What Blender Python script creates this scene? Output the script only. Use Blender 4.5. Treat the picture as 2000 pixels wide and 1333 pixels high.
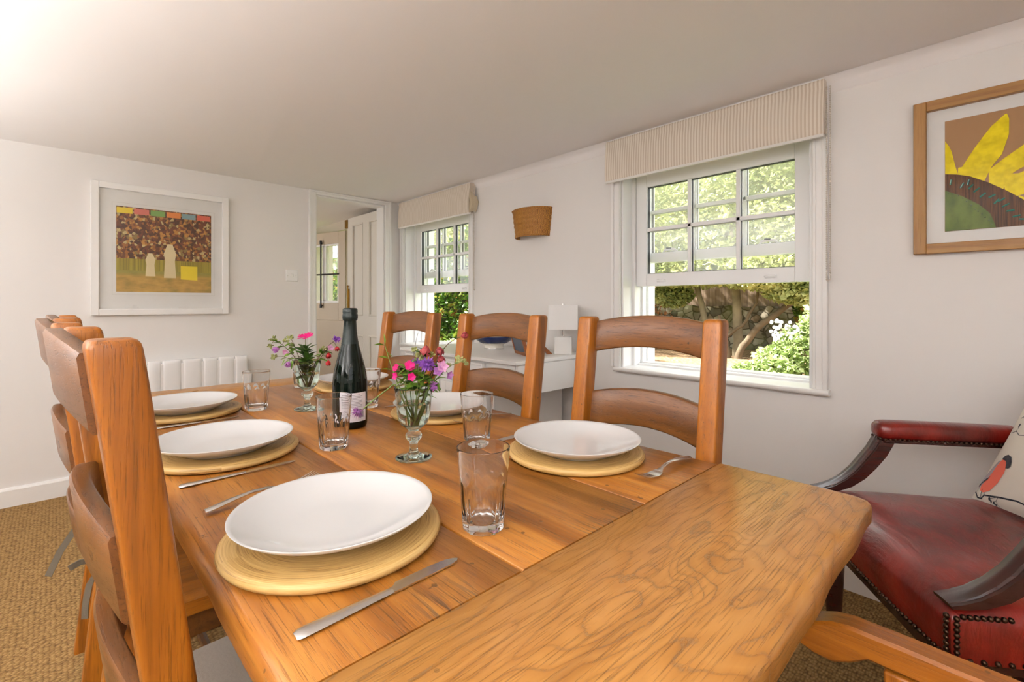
import bpy, math, random
from mathutils import Vector, Matrix, noise as mnoise

S = bpy.context.scene
for o in list(bpy.data.objects):
    bpy.data.objects.remove(o, do_unlink=True)
COL = S.collection
PI = math.pi

# ------------------------------------------------------------------ camera
CAMZ = 1.09
cam_d = bpy.data.cameras.new('camera')
cam = bpy.data.objects.new('camera', cam_d)
COL.objects.link(cam)
cam.location = (0, 0, CAMZ)
cam.rotation_euler = (PI / 2, 0, -math.radians(43.662))
cam_d.sensor_width = 36.0
cam_d.sensor_fit = 'HORIZONTAL'
cam_d.lens = 930.5 / 2000 * 36.0
cam_d.shift_y = -(666.5 - 594.0) / 2000
cam_d.clip_start = 0.01
S.camera = cam

# ------------------------------------------------------------------ view, world, sun
S.view_settings.view_transform = 'Standard'
S.view_settings.look = 'None'
S.view_settings.gamma = 1.0
S.view_settings.use_curve_mapping = False
S.view_settings.exposure = -0.04
S.cycles.max_bounces = 14
S.cycles.diffuse_bounces = 6
S.cycles.glossy_bounces = 5
S.cycles.transmission_bounces = 12
S.cycles.transparent_max_bounces = 24
S.cycles.sample_clamp_indirect = 6.0

W = bpy.data.worlds.new('overcast_sky')
S.world = W
W.use_nodes = True
_bg = W.node_tree.nodes['Background']
_bg.inputs['Color'].default_value = (0.97, 0.985, 1.0, 1)
_bg.inputs['Strength'].default_value = 3.6

sun_d = bpy.data.lights.new('sun', 'SUN')
sun_d.energy = 35.0
sun_d.angle = math.radians(2.0)
sun_d.color = (1.0, 0.96, 0.88)
sun = bpy.data.objects.new('sun', sun_d)
COL.objects.link(sun)
# light travels along -Y, down: it rakes the garden and does not come in through the windows
sun.rotation_euler = Vector((0.36, -0.66, -0.66)).to_track_quat('-Z', 'Y').to_euler()


def portal(name, loc, rot, sx, sy):
    d = bpy.data.lights.new(name, 'AREA')
    d.shape = 'RECTANGLE'
    d.size = sx
    d.size_y = sy
    d.cycles.is_portal = True
    o = bpy.data.objects.new(name, d)
    o.location = loc
    o.rotation_euler = rot
    COL.objects.link(o)


WX = 2.19      # inner face of the window wall
WY = 3.72      # inner face of the picture wall
CZ = 1.97      # ceiling
RX = -1.55     # inner face of the unseen wall on the left
RY = -1.45     # inner face of the unseen wall behind the camera
# daylight openings
portal('portal_near_window', (2.5, 1.0, 1.36), (0, PI / 2, 0), 1.2, 0.9)
portal('portal_far_window', (2.5, 3.2, 1.36), (0, PI / 2, 0), 1.2, 0.9)
portal('portal_left_b', (RX - 0.25, 2.7, 1.3), (0, -PI / 2, 0), 0.9, 0.9)
portal('portal_rear', (-0.35, RY - 0.25, 1.42), (PI / 2, 0, 0), 1.3, 0.8)


# added spots, no lamp behind them, out of frame: light bounces off the ceiling
for _n, _loc, _e in (('bounce_spot_a', (-1.30, -0.6, 1.20), 300.0), ('bounce_spot_b', (-1.30, 1.0, 1.20), 270.0), ('bounce_spot_c', (-1.42, 2.5, 1.20), 125.0)):
    up_d = bpy.data.lights.new(_n, 'SPOT')
    up_d.energy = _e
    up_d.spot_size = math.radians(152)
    up_d.spot_blend = 0.5
    up_d.shadow_soft_size = 0.16
    up_d.color = (1.0, 0.985, 0.98)
    up_o = bpy.data.objects.new(_n, up_d)
    COL.objects.link(up_o)
    up_o.location = _loc
    up_o.rotation_euler = (PI, 0, 0)


# ------------------------------------------------------------------ node helpers
def srgb(r, g, b):
    def f(c):
        c /= 255.0
        return c / 12.92 if c <= 0.04045 else ((c + 0.055) / 1.055) ** 2.4
    return (f(r), f(g), f(b), 1.0)


class NT:
    def __init__(self, name):
        self.m = bpy.data.materials.new(name)
        self.m.use_nodes = True
        self.t = self.m.node_tree
        self.t.nodes.clear()
        self.out = self.t.nodes.new('ShaderNodeOutputMaterial')

    def n(self, typ, **kw):
        nd = self.t.nodes.new(typ)
        for k, v in kw.items():
            if k.startswith('i_'):
                key = k[2:].replace('_', ' ')
                nd.inputs[key].default_value = v
            else:
                setattr(nd, k, v)
        return nd

    def l(self, a, b):
        self.t.links.new(a, b)

    def coords(self, scale=(1, 1, 1), rot=(0, 0, 0), loc=(0, 0, 0), kind='Object'):
        tc = self.n('ShaderNodeTexCoord')
        mp = self.n('ShaderNodeMapping')
        mp.inputs['Scale'].default_value = scale
        mp.inputs['Rotation'].default_value = rot
        mp.inputs['Location'].default_value = loc
        self.l(tc.outputs[kind], mp.inputs['Vector'])
        return mp.outputs['Vector']

    def noise(self, vec, scale, detail=4, rough=0.5, dist=0.0):
        nd = self.n('ShaderNodeTexNoise')
        nd.inputs['Scale'].default_value = scale
        nd.inputs['Detail'].default_value = detail
        nd.inputs['Roughness'].default_value = rough
        nd.inputs['Distortion'].default_value = dist
        self.l(vec, nd.inputs['Vector'])
        return nd.outputs['Fac']

    def ramp(self, fac, stops, interp='LINEAR'):
        nd = self.n('ShaderNodeValToRGB')
        cr = nd.color_ramp
        cr.interpolation = interp
        while len(cr.elements) < len(stops):
            cr.elements.new(0.5)
        for e, (p, c) in zip(cr.elements, stops):
            e.position = p
            e.color = c if len(c) == 4 else (*c, 1)
        self.l(fac, nd.inputs['Fac'])
        return nd.outputs['Color']

    def mix(self, fac, a, b, blend='MIX'):
        nd = self.n('ShaderNodeMix', data_type='RGBA', blend_type=blend)
        for sock, v in ((nd.inputs[0], fac), (nd.inputs[6], a), (nd.inputs[7], b)):
            if hasattr(v, 'is_output'):
                self.l(v, sock)
            elif isinstance(v, (int, float)):
                sock.default_value = v
            else:
                sock.default_value = v
        return nd.outputs[2]

    def math(self, op, a, b=None, c=None):
        nd = self.n('ShaderNodeMath', operation=op)
        for sock, v in zip(nd.inputs, (a, b, c)):
            if v is None:
                continue
            if hasattr(v, 'is_output'):
                self.l(v, sock)
            else:
                sock.default_value = v
        return nd.outputs[0]

    def bump(self, h, strength=0.3, dist=0.01, normal=None):
        nd = self.n('ShaderNodeBump')
        nd.inputs['Strength'].default_value = strength
        nd.inputs['Distance'].default_value = dist
        self.l(h, nd.inputs['Height'])
        if normal is not None:
            self.l(normal, nd.inputs['Normal'])
        return nd.outputs['Normal']

    def bsdf(self, color=None, rough=0.5, metal=0.0, normal=None, spec=0.5, coat=0.0, coat_rough=0.1,
             trans=0.0, ior=1.45, sheen=0.0, subsurf=0.0, translucent=None):
        p = self.n('ShaderNodeBsdfPrincipled')
        for k, v in (('Base Color', color), ('Roughness', rough), ('Metallic', metal)):
            if v is None:
                continue
            if hasattr(v, 'is_output'):
                self.l(v, p.inputs[k])
            else:
                p.inputs[k].default_value = v
        p.inputs['Specular IOR Level'].default_value = spec
        p.inputs['Coat Weight'].default_value = coat
        p.inputs['Coat Roughness'].default_value = coat_rough
        p.inputs['Transmission Weight'].default_value = trans
        p.inputs['IOR'].default_value = ior
        p.inputs['Sheen Weight'].default_value = sheen
        if normal is not None:
            self.l(normal, p.inputs['Normal'])
        if translucent is not None:
            tr = self.n('ShaderNodeBsdfTranslucent')
            if hasattr(color, 'is_output'):
                self.l(color, tr.inputs['Color'])
            else:
                tr.inputs['Color'].default_value = color
            mx = self.n('ShaderNodeMixShader')
            mx.inputs[0].default_value = translucent
            self.l(p.outputs[0], mx.inputs[1])
            self.l(tr.outputs[0], mx.inputs[2])
            self.l(mx.outputs[0], self.out.inputs['Surface'])
        else:
            self.l(p.outputs[0], self.out.inputs['Surface'])
        return self.m


def plain(name, col, rough=0.5, metal=0.0, spec=0.5, coat=0.0, var=0.04, bump=0.0, bscale=40):
    t = NT(name)
    v = t.coords()
    f = t.noise(v, 6.0, 4)
    lo = tuple(max(0, c * (1 - var)) for c in col[:3]) + (1,)
    hi = tuple(min(1, c * (1 + var)) for c in col[:3]) + (1,)
    c = t.ramp(f, [(0.3, lo), (0.7, hi)])
    nrm = None
    if bump:
        nrm = t.bump(t.noise(v, bscale, 3), bump, 0.002)
    return t.bsdf(c, rough, metal, nrm, spec, coat)


def wood(name, light, mid, dark, axis=1, grain=1.0, rough=0.38, coat=0.0, pores=0.5, rings=None, bump=0.25,
         worn=None, scale=1.0, specks=0.0, seam=None):
    """Oak-like wood: growth bands, dark open pores and slow colour drift along the grain axis."""
    t = NT(name)
    st = [30.0 * scale] * 3
    st[axis] = 1.6 * scale
    v = t.coords(tuple(st))
    fine = [430.0 * scale] * 3
    fine[axis] = 13.0 * scale
    vf = t.coords(tuple(fine))
    v0 = t.coords((1, 1, 1))
    bands = t.noise(v, 1.0 * grain, 5, 0.6, 0.6)
    col = t.ramp(bands, [(0.28, dark), (0.45, mid), (0.62, light), (0.8, mid)])
    if rings is not None:
        # growth rings of a flat-sawn board: contour lines of a stretched height field with one burl
        cx, cy, sx, sy, amount = rings
        vr = t.coords((sx, sy, 1.0), loc=(-cx * sx, -cy * sy, 0))
        ln = t.n('ShaderNodeVectorMath', operation='LENGTH')
        t.l(vr, ln.inputs[0])
        r0 = ln.outputs['Value']
        near = t.ramp(t.math('MULTIPLY', r0, 1.0), [(0.0, (1, 1, 1, 1)), (0.60, (1, 1, 1, 1)), (1.0, (0, 0, 0, 1))])
        big = t.noise(t.coords((1.5, 5.5, 1.0)), 1.0, 3, 0.5, 0.3)
        wob = t.noise(t.coords((6.0, 16.0, 1.0)), 1.0, 3, 0.6)
        ringh = t.math('ADD', t.math('MULTIPLY', r0, 6.0), t.math('MULTIPLY', wob, 2.6))
        farh = t.math('ADD', t.math('MULTIPLY', big, 22.0), t.math('MULTIPLY', wob, 1.6))
        mh = t.n('ShaderNodeMix', data_type='FLOAT')
        t.l(near, mh.inputs[0])
        t.l(farh, mh.inputs[2])
        t.l(ringh, mh.inputs[3])
        hgt = mh.outputs[0]
        fr = t.math('FRACT', hgt)
        rc = t.ramp(fr, [(0.0, dark), (0.10, mid), (0.45, light), (0.92, mid), (1.0, dark)])
        col = t.mix(amount, col, rc)
        gate = t.ramp(t.noise(v0, 7.0, 3), [(0.40, (0, 0, 0, 1)), (0.60, (1, 1, 1, 1))])
        ringfac = t.math('MULTIPLY', t.math('LESS_THAN', t.math('ABSOLUTE', t.math('SUBTRACT', fr, 0.05)), 0.055), gate)
    drift = t.noise(v0, 2.6, 3)
    col = t.mix(t.math('MULTIPLY', drift, 0.55), col, mid)
    pore = t.noise(vf, 1.0, 3, 0.6)
    pmask = t.ramp(pore, [(0.55, (0, 0, 0, 1)), (0.66, (1, 1, 1, 1))])
    dk = tuple(c * 0.35 for c in dark[:3]) + (1,)
    col = t.mix(t.math('MULTIPLY', pmask, pores), col, dk)
    h = t.math('MULTIPLY', pmask, -1.0)
    if rings is not None:
        rp = t.math('MULTIPLY', ringfac, t.ramp(t.noise(t.coords((140, 420, 1)), 1.0, 2), [(0.40, (0, 0, 0, 1)), (0.56, (1, 1, 1, 1))]))
        col = t.mix(t.math('MULTIPLY', rp, 0.50), col, srgb(108, 92, 74))
        h = t.math('SUBTRACT', h, rp)
    if specks:
        vo = t.n('ShaderNodeTexVoronoi')
        vo.inputs['Scale'].default_value = 26.0
        t.l(v0, vo.inputs['Vector'])
        sp = t.math('LESS_THAN', vo.outputs['Distance'], 0.085)
        sp = t.math('MULTIPLY', sp, t.math('GREATER_THAN', t.noise(v0, 7.0, 2), 0.52))
        col = t.mix(t.math('MULTIPLY', sp, specks), col, dk)
        h = t.math('SUBTRACT', h, sp)
    if worn is not None:
        wf = t.ramp(t.noise(t.coords((9, 9, 9)), 1.0, 6, 0.7), [(0.56, (0, 0, 0, 1)), (0.68, (1, 1, 1, 1))])
        col = t.mix(t.math('MULTIPLY', wf, 0.6), col, worn)
    if seam is not None:
        # split, dirty end grain where the planks meet the cross boards (a distance along y)
        sp2 = t.n('ShaderNodeSeparateXYZ')
        t.l(v0, sp2.inputs[0])
        dist = t.math('SUBTRACT', sp2.outputs[1], seam)
        m1 = t.ramp(t.math('MULTIPLY', dist, 10.0), [(0.0, (1, 1, 1, 1)), (0.75, (0, 0, 0, 1))])
        patch = t.ramp(t.noise(t.coords((9, 4, 1)), 1.0, 3), [(0.45, (0, 0, 0, 1)), (0.62, (1, 1, 1, 1))])
        ht = t.ramp(t.noise(t.coords((260, 14, 1)), 1.0, 2, 0.5), [(0.50, (0, 0, 0, 1)), (0.60, (1, 1, 1, 1))])
        mk = t.math('MULTIPLY', t.math('MULTIPLY', m1, patch), ht)
        col = t.mix(t.math('MULTIPLY', mk, 0.75), col, srgb(74, 62, 50))
        h = t.math('SUBTRACT', h, mk)
        bl = t.ramp(t.noise(t.coords((11, 6, 1), loc=(3, 1, 0)), 1.0, 5, 0.65), [(0.60, (0, 0, 0, 1)), (0.72, (1, 1, 1, 1))])
        col = t.mix(t.math('MULTIPLY', bl, 0.45), col, srgb(92, 56, 24))
        gg = t.ramp(t.noise(t.coords((30, 22, 1), loc=(7, 2, 0)), 1.0, 3, 0.6), [(0.715, (0, 0, 0, 1)), (0.74, (1, 1, 1, 1))])
        col = t.mix(t.math('MULTIPLY', gg, 0.7), col, srgb(52, 38, 26))
        h = t.math('SUBTRACT', h, gg)
    rg = t.math('ADD', t.math('MULTIPLY', t.noise(v0, 9.0, 4), 0.22), rough - 0.11)
    nrm = t.bump(h, bump, 0.002)
    nrm = t.bump(t.noise(v0, 5.0, 2), 0.10, 0.01, nrm)
    return t.bsdf(col, rg, 0, nrm, 0.5, coat, 0.25)


def glass(name, col=(1, 1, 1, 1), ior=1.45, rough=0.0):
    t = NT(name)
    g = t.n('ShaderNodeBsdfGlass')
    g.inputs['Color'].default_value = col
    g.inputs['IOR'].default_value = ior
    g.inputs['Roughness'].default_value = rough
    t.l(g.outputs[0], t.out.inputs['Surface'])
    return t.m


def pane_glass(name, refl=1.0, tint=(0.97, 0.98, 0.98, 1), haze=0.0):
    """thin window glass: clear, a Fresnel reflection and a little white haze painted in for glare"""
    t = NT(name)
    tr = t.n('ShaderNodeBsdfTransparent')
    tr.inputs['Color'].default_value = tint
    gl = t.n('ShaderNodeBsdfGlossy')
    gl.inputs['Roughness'].default_value = 0.0
    geo = t.n('ShaderNodeNewGeometry')
    dt = t.n('ShaderNodeVectorMath', operation='DOT_PRODUCT')
    t.l(geo.outputs['Normal'], dt.inputs[0])
    t.l(geo.outputs['Incoming'], dt.inputs[1])
    oc = t.math('SUBTRACT', 1.0, t.math('ABSOLUTE', dt.outputs['Value']))
    sch = t.math('ADD', 0.043, t.math('MULTIPLY', t.math('POWER', oc, 5.0), 0.957))
    fr2 = t.math('MINIMUM', t.math('MULTIPLY', sch, refl), 1.0)
    mx = t.n('ShaderNodeMixShader')
    t.l(fr2, mx.inputs[0])
    base = tr.outputs[0]
    if haze:
        du = t.n('ShaderNodeBsdfTranslucent')  # translucent white stands in for the hazy reflections on the panes
        du.inputs['Color'].default_value = (0.95, 0.96, 0.95, 1)
        md = t.n('ShaderNodeMixShader')
        f = t.noise(t.coords((3, 3, 3)), 1.0, 3)
        t.l(t.math('MULTIPLY', t.math('ADD', f, 0.5), haze), md.inputs[0])
        t.l(base, md.inputs[1])
        t.l(du.outputs[0], md.inputs[2])
        base = md.outputs[0]
    t.l(base, mx.inputs[1])
    t.l(gl.outputs[0], mx.inputs[2])
    t.l(mx.outputs[0], t.out.inputs['Surface'])
    return t.m


def leafmat(name, stops, translucent=0.35, rough=0.5, scale=9.0):
    t = NT(name)
    v = t.coords()
    f = t.noise(v, scale, 3, 0.7)
    c = t.ramp(f, stops)
    return t.bsdf(c, rough, translucent=translucent, spec=0.3)


# ------------------------------------------------------------------ mesh helpers
class MB:
    def __init__(self):
        self.v = []
        self.f = []
        self.mi = []
        self.cur = 0

    def add(self, verts, faces, M=None):
        b = len(self.v)
        for p in verts:
            p = Vector(p)
            if M is not None:
                p = M @ p
            self.v.append(p)
        for f in faces:
            self.f.append([b + i for i in f])
            self.mi.append(self.cur)
        return self

    def box(self, x0, x1, y0, y1, z0, z1, M=None):
        v = [(x, y, z) for z in (z0, z1) for y in (y0, y1) for x in (x0, x1)]
        f = [(0, 2, 3, 1), (4, 5, 7, 6), (0, 1, 5, 4), (2, 6, 7, 3), (0, 4, 6, 2), (1, 3, 7, 5)]
        return self.add(v, f, M)

    def loft(self, loops, cap=True, close=False, M=None):
        n = len(loops[0])
        v = [p for l in loops for p in l]
        f = []
        m = len(loops)
        for i in range(m if close else m - 1):
            j = (i + 1) % m
            for k in range(n):
                k2 = (k + 1) % n
                f.append((i * n + k, i * n + k2, j * n + k2, j * n + k))
        if cap and not close:
            f.append(tuple(reversed(range(n))))
            f.append(tuple((m - 1) * n + k for k in range(n)))
        return self.add(v, f, M)

    def lathe(self, prof, n=48, c=(0, 0, 0), M=None, fr=None):
        """prof: list of (r, z); r==0 at ends closes"""
        loops = []
        v = []
        f = []
        rows = []
        for (r, z) in prof:
            if r < 1e-6:
                rows.append([len(v)])
                v.append((c[0], c[1], c[2] + z))
            else:
                row = []
                for k in range(n):
                    a = 2 * PI * k / n
                    rr = r if fr is None else fr(r, a, z)
                    row.append(len(v))
                    v.append((c[0] + rr * math.cos(a), c[1] + rr * math.sin(a), c[2] + z))
                rows.append(row)
        for a, b in zip(rows, rows[1:]):
            if len(a) == 1 and len(b) == 1:
                continue
            for k in range(n):
                k2 = (k + 1) % n
                if len(a) == 1:
                    f.append((a[0], b[k2], b[k]))
                elif len(b) == 1:
                    f.append((a[k], a[k2], b[0]))
                else:
                    f.append((a[k], a[k2], b[k2], b[k]))
        return self.add(v, f, M)

    def tube(self, pts, rad, n=8, cap=True, M=None, flat=1.0):
        pts = [Vector(p) for p in pts]
        if not hasattr(rad, '__len__'):
            rad = [rad] * len(pts)
        loops = []
        up = None
        for i, p in enumerate(pts):
            a = pts[max(i - 1, 0)]
            b = pts[min(i + 1, len(pts) - 1)]
            t = (b - a)
            if t.length < 1e-9:
                t = Vector((0, 0, 1))
            t.normalize()
            if up is None:
                up = Vector((0, 0, 1)) if abs(t.z) < 0.9 else Vector((1, 0, 0))
            s = t.cross(up)
            if s.length < 1e-6:
                s = t.orthogonal()
            s.normalize()
            up = s.cross(t).normalized()
            loops.append([p + (s * math.cos(2 * PI * k / n) + up * flat * math.sin(2 * PI * k / n)) * rad[i]
                          for k in range(n)])
        return self.loft(loops, cap, False, M)

    def prism(self, poly, x0, x1, axis='x', M=None):
        """poly: 2D points; extruded along an axis. axis x: poly=(y,z); y: (x,z); z: (x,y)"""
        def mk(a, b, c):
            return {'x': (c, a, b), 'y': (a, c, b), 'z': (a, b, c)}[axis]
        l0 = [mk(a, b, x0) for a, b in poly]
        l1 = [mk(a, b, x1) for a, b in poly]
        return self.loft([l0, l1], True, False, M)

    def grid(self, fn, nu, nv, wrapu=False, M=None):
        v = []
        f = []
        mu = nu if wrapu else nu + 1
        for j in range(nv + 1):
            for i in range(mu):
                v.append(fn(i / nu, j / nv))
        for j in range(nv):
            for i in range(nu):
                i2 = (i + 1) % mu
                f.append((j * mu + i, j * mu + i2, (j + 1) * mu + i2, (j + 1) * mu + i))
        return self.add(v, f, M)

    def ball(self, c, r, nu=12, nv=8, sc=(1, 1, 1), M=None):
        def fn(u, w):
            th = PI * w
            ph = 2 * PI * u
            return (c[0] + r * sc[0] * math.sin(th) * math.cos(ph), c[1] + r * sc[1] * math.sin(th) * math.sin(ph),
                    c[2] - r * sc[2] * math.cos(th))
        return self.grid(fn, nu, nv, True, M)

    def build(self, name, mat, parent=None, loc=None, rot=None, smooth=True, angle=38, bevel=0.0, bseg=2, subsurf=0,
              fix=True):
        me = bpy.data.meshes.new(name)
        me.from_pydata([tuple(p) for p in self.v], [], self.f)
        mats = mat if isinstance(mat, (list, tuple)) else [mat]
        for m in mats:
            me.materials.append(m)
        if len(mats) > 1:
            me.polygons.foreach_set('material_index', self.mi)
        if fix:
            import bmesh
            bm = bmesh.new()
            bm.from_mesh(me)
            bmesh.ops.recalc_face_normals(bm, faces=bm.faces)
            bm.to_mesh(me)
            bm.free()
        if smooth:
            me.polygons.foreach_set('use_smooth', [True] * len(me.polygons))
            me.set_sharp_from_angle(angle=math.radians(angle))
        me.update()
        o = bpy.data.objects.new(name, me)
        COL.objects.link(o)
        if parent is not None:
            o.parent = parent
        if loc is not None:
            o.location = loc
        if rot is not None:
            o.rotation_euler = rot
        if bevel:
            b = o.modifiers.new('edge', 'BEVEL')
            b.width = bevel
            b.segments = bseg
            b.limit_method = 'ANGLE'
            b.angle_limit = math.radians(50)
            b.harden_normals = False
        if subsurf:
            s = o.modifiers.new('smooth', 'SUBSURF')
            s.levels = subsurf
            s.render_levels = subsurf
        return o


def tag(o, label, cat, group=None, kind=None):
    o['label'] = label
    o['category'] = cat
    if group:
        o['group'] = group
    if kind:
        o['kind'] = kind
    return o


def thing(name, label, cat, loc=(0, 0, 0), rz=0.0, group=None):
    o = bpy.data.objects.new(name, None)
    o.empty_display_size = 0.05
    COL.objects.link(o)
    o.location = loc
    o.rotation_euler = (0, 0, rz)
    return tag(o, label, cat, group)


def struct(o, label=None, cat=None):
    o['kind'] = 'structure'
    if label:
        o['label'] = label
    if cat:
        o['category'] = cat
    return o


def dup(root, loc, rz, label, group=None):
    r = root.copy()
    COL.objects.link(r)
    r.location = loc
    r.rotation_euler = (0, 0, rz)
    r['label'] = label
    if group:
        r['group'] = group
    for ch in list(root.children):
        c = ch.copy()
        COL.objects.link(c)
        c.parent = r
        for g in list(ch.children):
            d = g.copy()
            COL.objects.link(d)
            d.parent = c
    return r


def rot_to(direction, up=(0, 0, 1)):
    """matrix whose +X follows direction"""
    x = Vector(direction).normalized()
    z = Vector(up)
    y = z.cross(x).normalized()
    z = x.cross(y)
    return Matrix((x, y, z)).transposed().to_4x4()


# ------------------------------------------------------------------ materials
def wall_paint(name, col, bump=0.06):
    t = NT(name)
    v = t.coords()
    f = t.noise(v, 1.3, 4)
    c = t.ramp(f, [(0.3, tuple(x * 0.985 for x in col[:3]) + (1,)), (0.7, col)])
    h = t.noise(v, 3.0, 5, 0.55)
    h2 = t.noise(v, 90, 2)
    n = t.bump(h, bump, 0.03)
    n = t.bump(h2, 0.03, 0.002, n)
    return t.bsdf(c, 0.65, 0, n, 0.25)


M_WALL = wall_paint('wall_paint', (0.80, 0.782, 0.762, 1))
M_CEIL = wall_paint('ceiling_paint', (0.90, 0.88, 0.875, 1), 0.10)
M_HALL = wall_paint('hall_paint', (0.62, 0.56, 0.47, 1))
M_TRIM = plain('white_gloss_paint', (0.86, 0.855, 0.84, 1), 0.28, var=0.01)
M_STABLE = plain('stone_gloss_paint', (0.58, 0.49, 0.38, 1), 0.4, var=0.02)
M_DOOR = plain('cream_gloss_paint', (0.80, 0.765, 0.70, 1), 0.32, var=0.015)
M_PVC = plain('white_window_plastic', (0.88, 0.885, 0.89, 1), 0.22, var=0.005)
M_GASKET = plain('grey_gasket', (0.022, 0.025, 0.03, 1), 0.5)
M_PANE = pane_glass('window_glass', 1.7, haze=0.12)
M_PGLASS = pane_glass('picture_glass', 1.8)
M_GLASS = glass('clear_tumbler_glass', (0.985, 0.985, 0.985, 1), 1.45)
M_GREENGLASS = glass('recycled_green_glass', (0.94, 0.985, 0.97, 1), 1.46)
M_WATER = glass('vase_water', (0.985, 0.99, 0.98, 1), 1.333)

TL, TM, TD = srgb(178, 121, 50), srgb(147, 90, 29), srgb(92, 51, 14)
M_PLANK = wood('table_plank_oak', TL, TM, TD, axis=1, pores=0.5, rough=0.34, coat=0.2, specks=0.7, bump=0.3, seam=-0.783)
M_BREAD = wood('table_end_oak', srgb(182, 131, 68), srgb(158, 106, 46), srgb(108, 69, 29), axis=0, pores=0.42, rough=0.32,
               coat=0.25, rings=(0.045, -0.938, 6.2, 12.0, 0.55), specks=0.5, bump=0.4)
M_TLEG = wood('table_leg_oak', srgb(164, 100, 36), srgb(138, 78, 25), srgb(92, 50, 17), axis=2, pores=0.3)
CL, CM, CD = srgb(165, 100, 27), srgb(137, 78, 17), srgb(86, 48, 10)
M_POST = wood('chair_post_oak', CL, CM, CD, axis=2, pores=0.45, rough=0.34, coat=0.15, specks=0.6, scale=1.4)
M_RAIL = wood('chair_rail_oak', srgb(118, 75, 36), srgb(95, 58, 26), srgb(60, 36, 17), axis=1, pores=0.5, rough=0.33, coat=0.2,
              specks=0.8, scale=1.2)
M_ARM = wood('chair_arm_oak', CL, CM, CD, axis=0, pores=0.30, rough=0.36, coat=0.15, specks=0.6, scale=1.4)
M_SEATWOOD = wood('chair_seat_oak', CL, CM, CD, axis=0, pores=0.3)
M_FRAMEOAK = wood('picture_frame_oak', srgb(156, 114, 60), srgb(138, 96, 44), srgb(106, 72, 32), axis=2, pores=0.2, rough=0.45)
M_FRAMEOAKH = wood('picture_frame_oak_across', srgb(156, 114, 60), srgb(138, 96, 44), srgb(106, 72, 32), axis=1, pores=0.2,
                   rough=0.45)
M_MAHOG = wood('dark_mahogany', srgb(62, 26, 20), srgb(44, 18, 14), srgb(24, 10, 9), axis=1, pores=0.2, rough=0.24, coat=0.25, bump=0.08)
M_BRASS = plain('aged_brass', srgb(150, 112, 44), 0.35, 1.0, var=0.1)
M_STEEL = plain('brushed_steel', (0.78, 0.77, 0.76, 1), 0.24, 1.0, var=0.05)
M_CHINA = plain('white_china', (0.68, 0.685, 0.685, 1), 0.06, var=0.005, spec=0.6)
M_WHITEGL = plain('white_painted_wood', (0.84, 0.835, 0.82, 1), 0.35, var=0.01)
M_BLACKIRON = plain('black_iron', (0.02, 0.02, 0.022, 1), 0.45)
M_STRAP = plain('grey_cotton_tape', srgb(88, 80, 66), 0.85, var=0.08, bump=0.2, bscale=300)
M_PAD = plain('pale_seat_pad_cotton', srgb(168, 160, 148), 0.9, var=0.05, bump=0.3, bscale=220)

# bamboo coil of the place mats
t = NT('coiled_bamboo')
v = t.coords()
sep = t.n('ShaderNodeSeparateXYZ')
t.l(v, sep.inputs[0])
rr = t.math('SQRT', t.math('ADD', t.math('POWER', sep.outputs[0], 2.0), t.math('POWER', sep.outputs[1], 2.0)))
cmb = t.n('ShaderNodeCombineXYZ')
ang = t.math('ARCTAN2', sep.outputs[1], sep.outputs[0])
t.l(t.math('MULTIPLY', rr, 520.0), cmb.inputs[0])
t.l(t.math('MULTIPLY', ang, 1.2), cmb.inputs[1])
nf = t.noise(cmb.outputs[0], 1.0, 3, 0.6)
c = t.ramp(nf, [(0.30, srgb(132, 98, 46)), (0.42, srgb(184, 148, 86)), (0.6, srgb(204, 170, 108)), (0.8, srgb(216, 186, 130))])
M_BAMBOO = t.bsdf(c, 0.42, 0, t.bump(nf, 0.35, 0.002), 0.5, 0.15, 0.2)

# sisal carpet
t = NT('sisal_weave')
v = t.coords((1, 1, 1), rot=(0, 0, math.radians(-2)))
vo = t.n('ShaderNodeTexVoronoi', feature='F1')
vm = t.coords((75.0, 120.0, 1.0), rot=(0, 0, 0))
vo.inputs['Scale'].default_value = 1.0
vo.inputs['Randomness'].default_value = 0.55
t.l(vm, vo.inputs['Vector'])
h = t.math('SUBTRACT', 1.0, vo.outputs['Distance'])
fib = t.noise(t.coords((200, 500, 1)), 1.0, 2)
big = t.noise(v, 2.2, 3)
c = t.ramp(vo.outputs['Distance'], [(0.05, srgb(172, 142, 96)), (0.45, srgb(148, 116, 72)), (0.8, srgb(74, 52, 28))])
c = t.mix(t.math('MULTIPLY', fib, 0.5), c, srgb(132, 102, 62))
c = t.mix(t.math('MULTIPLY', big, 0.35), c, srgb(138, 108, 66))
M_SISAL = t.bsdf(c, 0.9, 0, t.bump(h, 0.9, 0.008), 0.1)

# striped blind linen: stripes run down the blind
t = NT('striped_linen')
sep = t.n('ShaderNodeSeparateXYZ')
t.l(t.coords(), sep.inputs[0])
sn = t.math('SINE', t.math('MULTIPLY', sep.outputs[1], 2 * PI / 0.0137))
warp = t.noise(t.coords((60, 60, 500)), 1.0, 3)
sf = t.math('ADD', t.math('MULTIPLY', sn, 0.5), 0.5)
c = t.ramp(sf, [(0.30, srgb(204, 190, 172)), (0.62, srgb(236, 228, 216))])
c = t.mix(t.math('MULTIPLY', warp, 0.3), c, srgb(222, 210, 194))
M_BLIND = t.bsdf(c, 0.9, 0, t.bump(warp, 0.15, 0.001), 0.1, translucent=0.12)
M_LINING = plain('white_blind_lining', (0.86, 0.84, 0.80, 1), 0.9)
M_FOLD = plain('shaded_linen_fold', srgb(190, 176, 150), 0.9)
M_CHAIN = plain('pale_bead_chain', srgb(196, 188, 176), 0.35)

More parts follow.
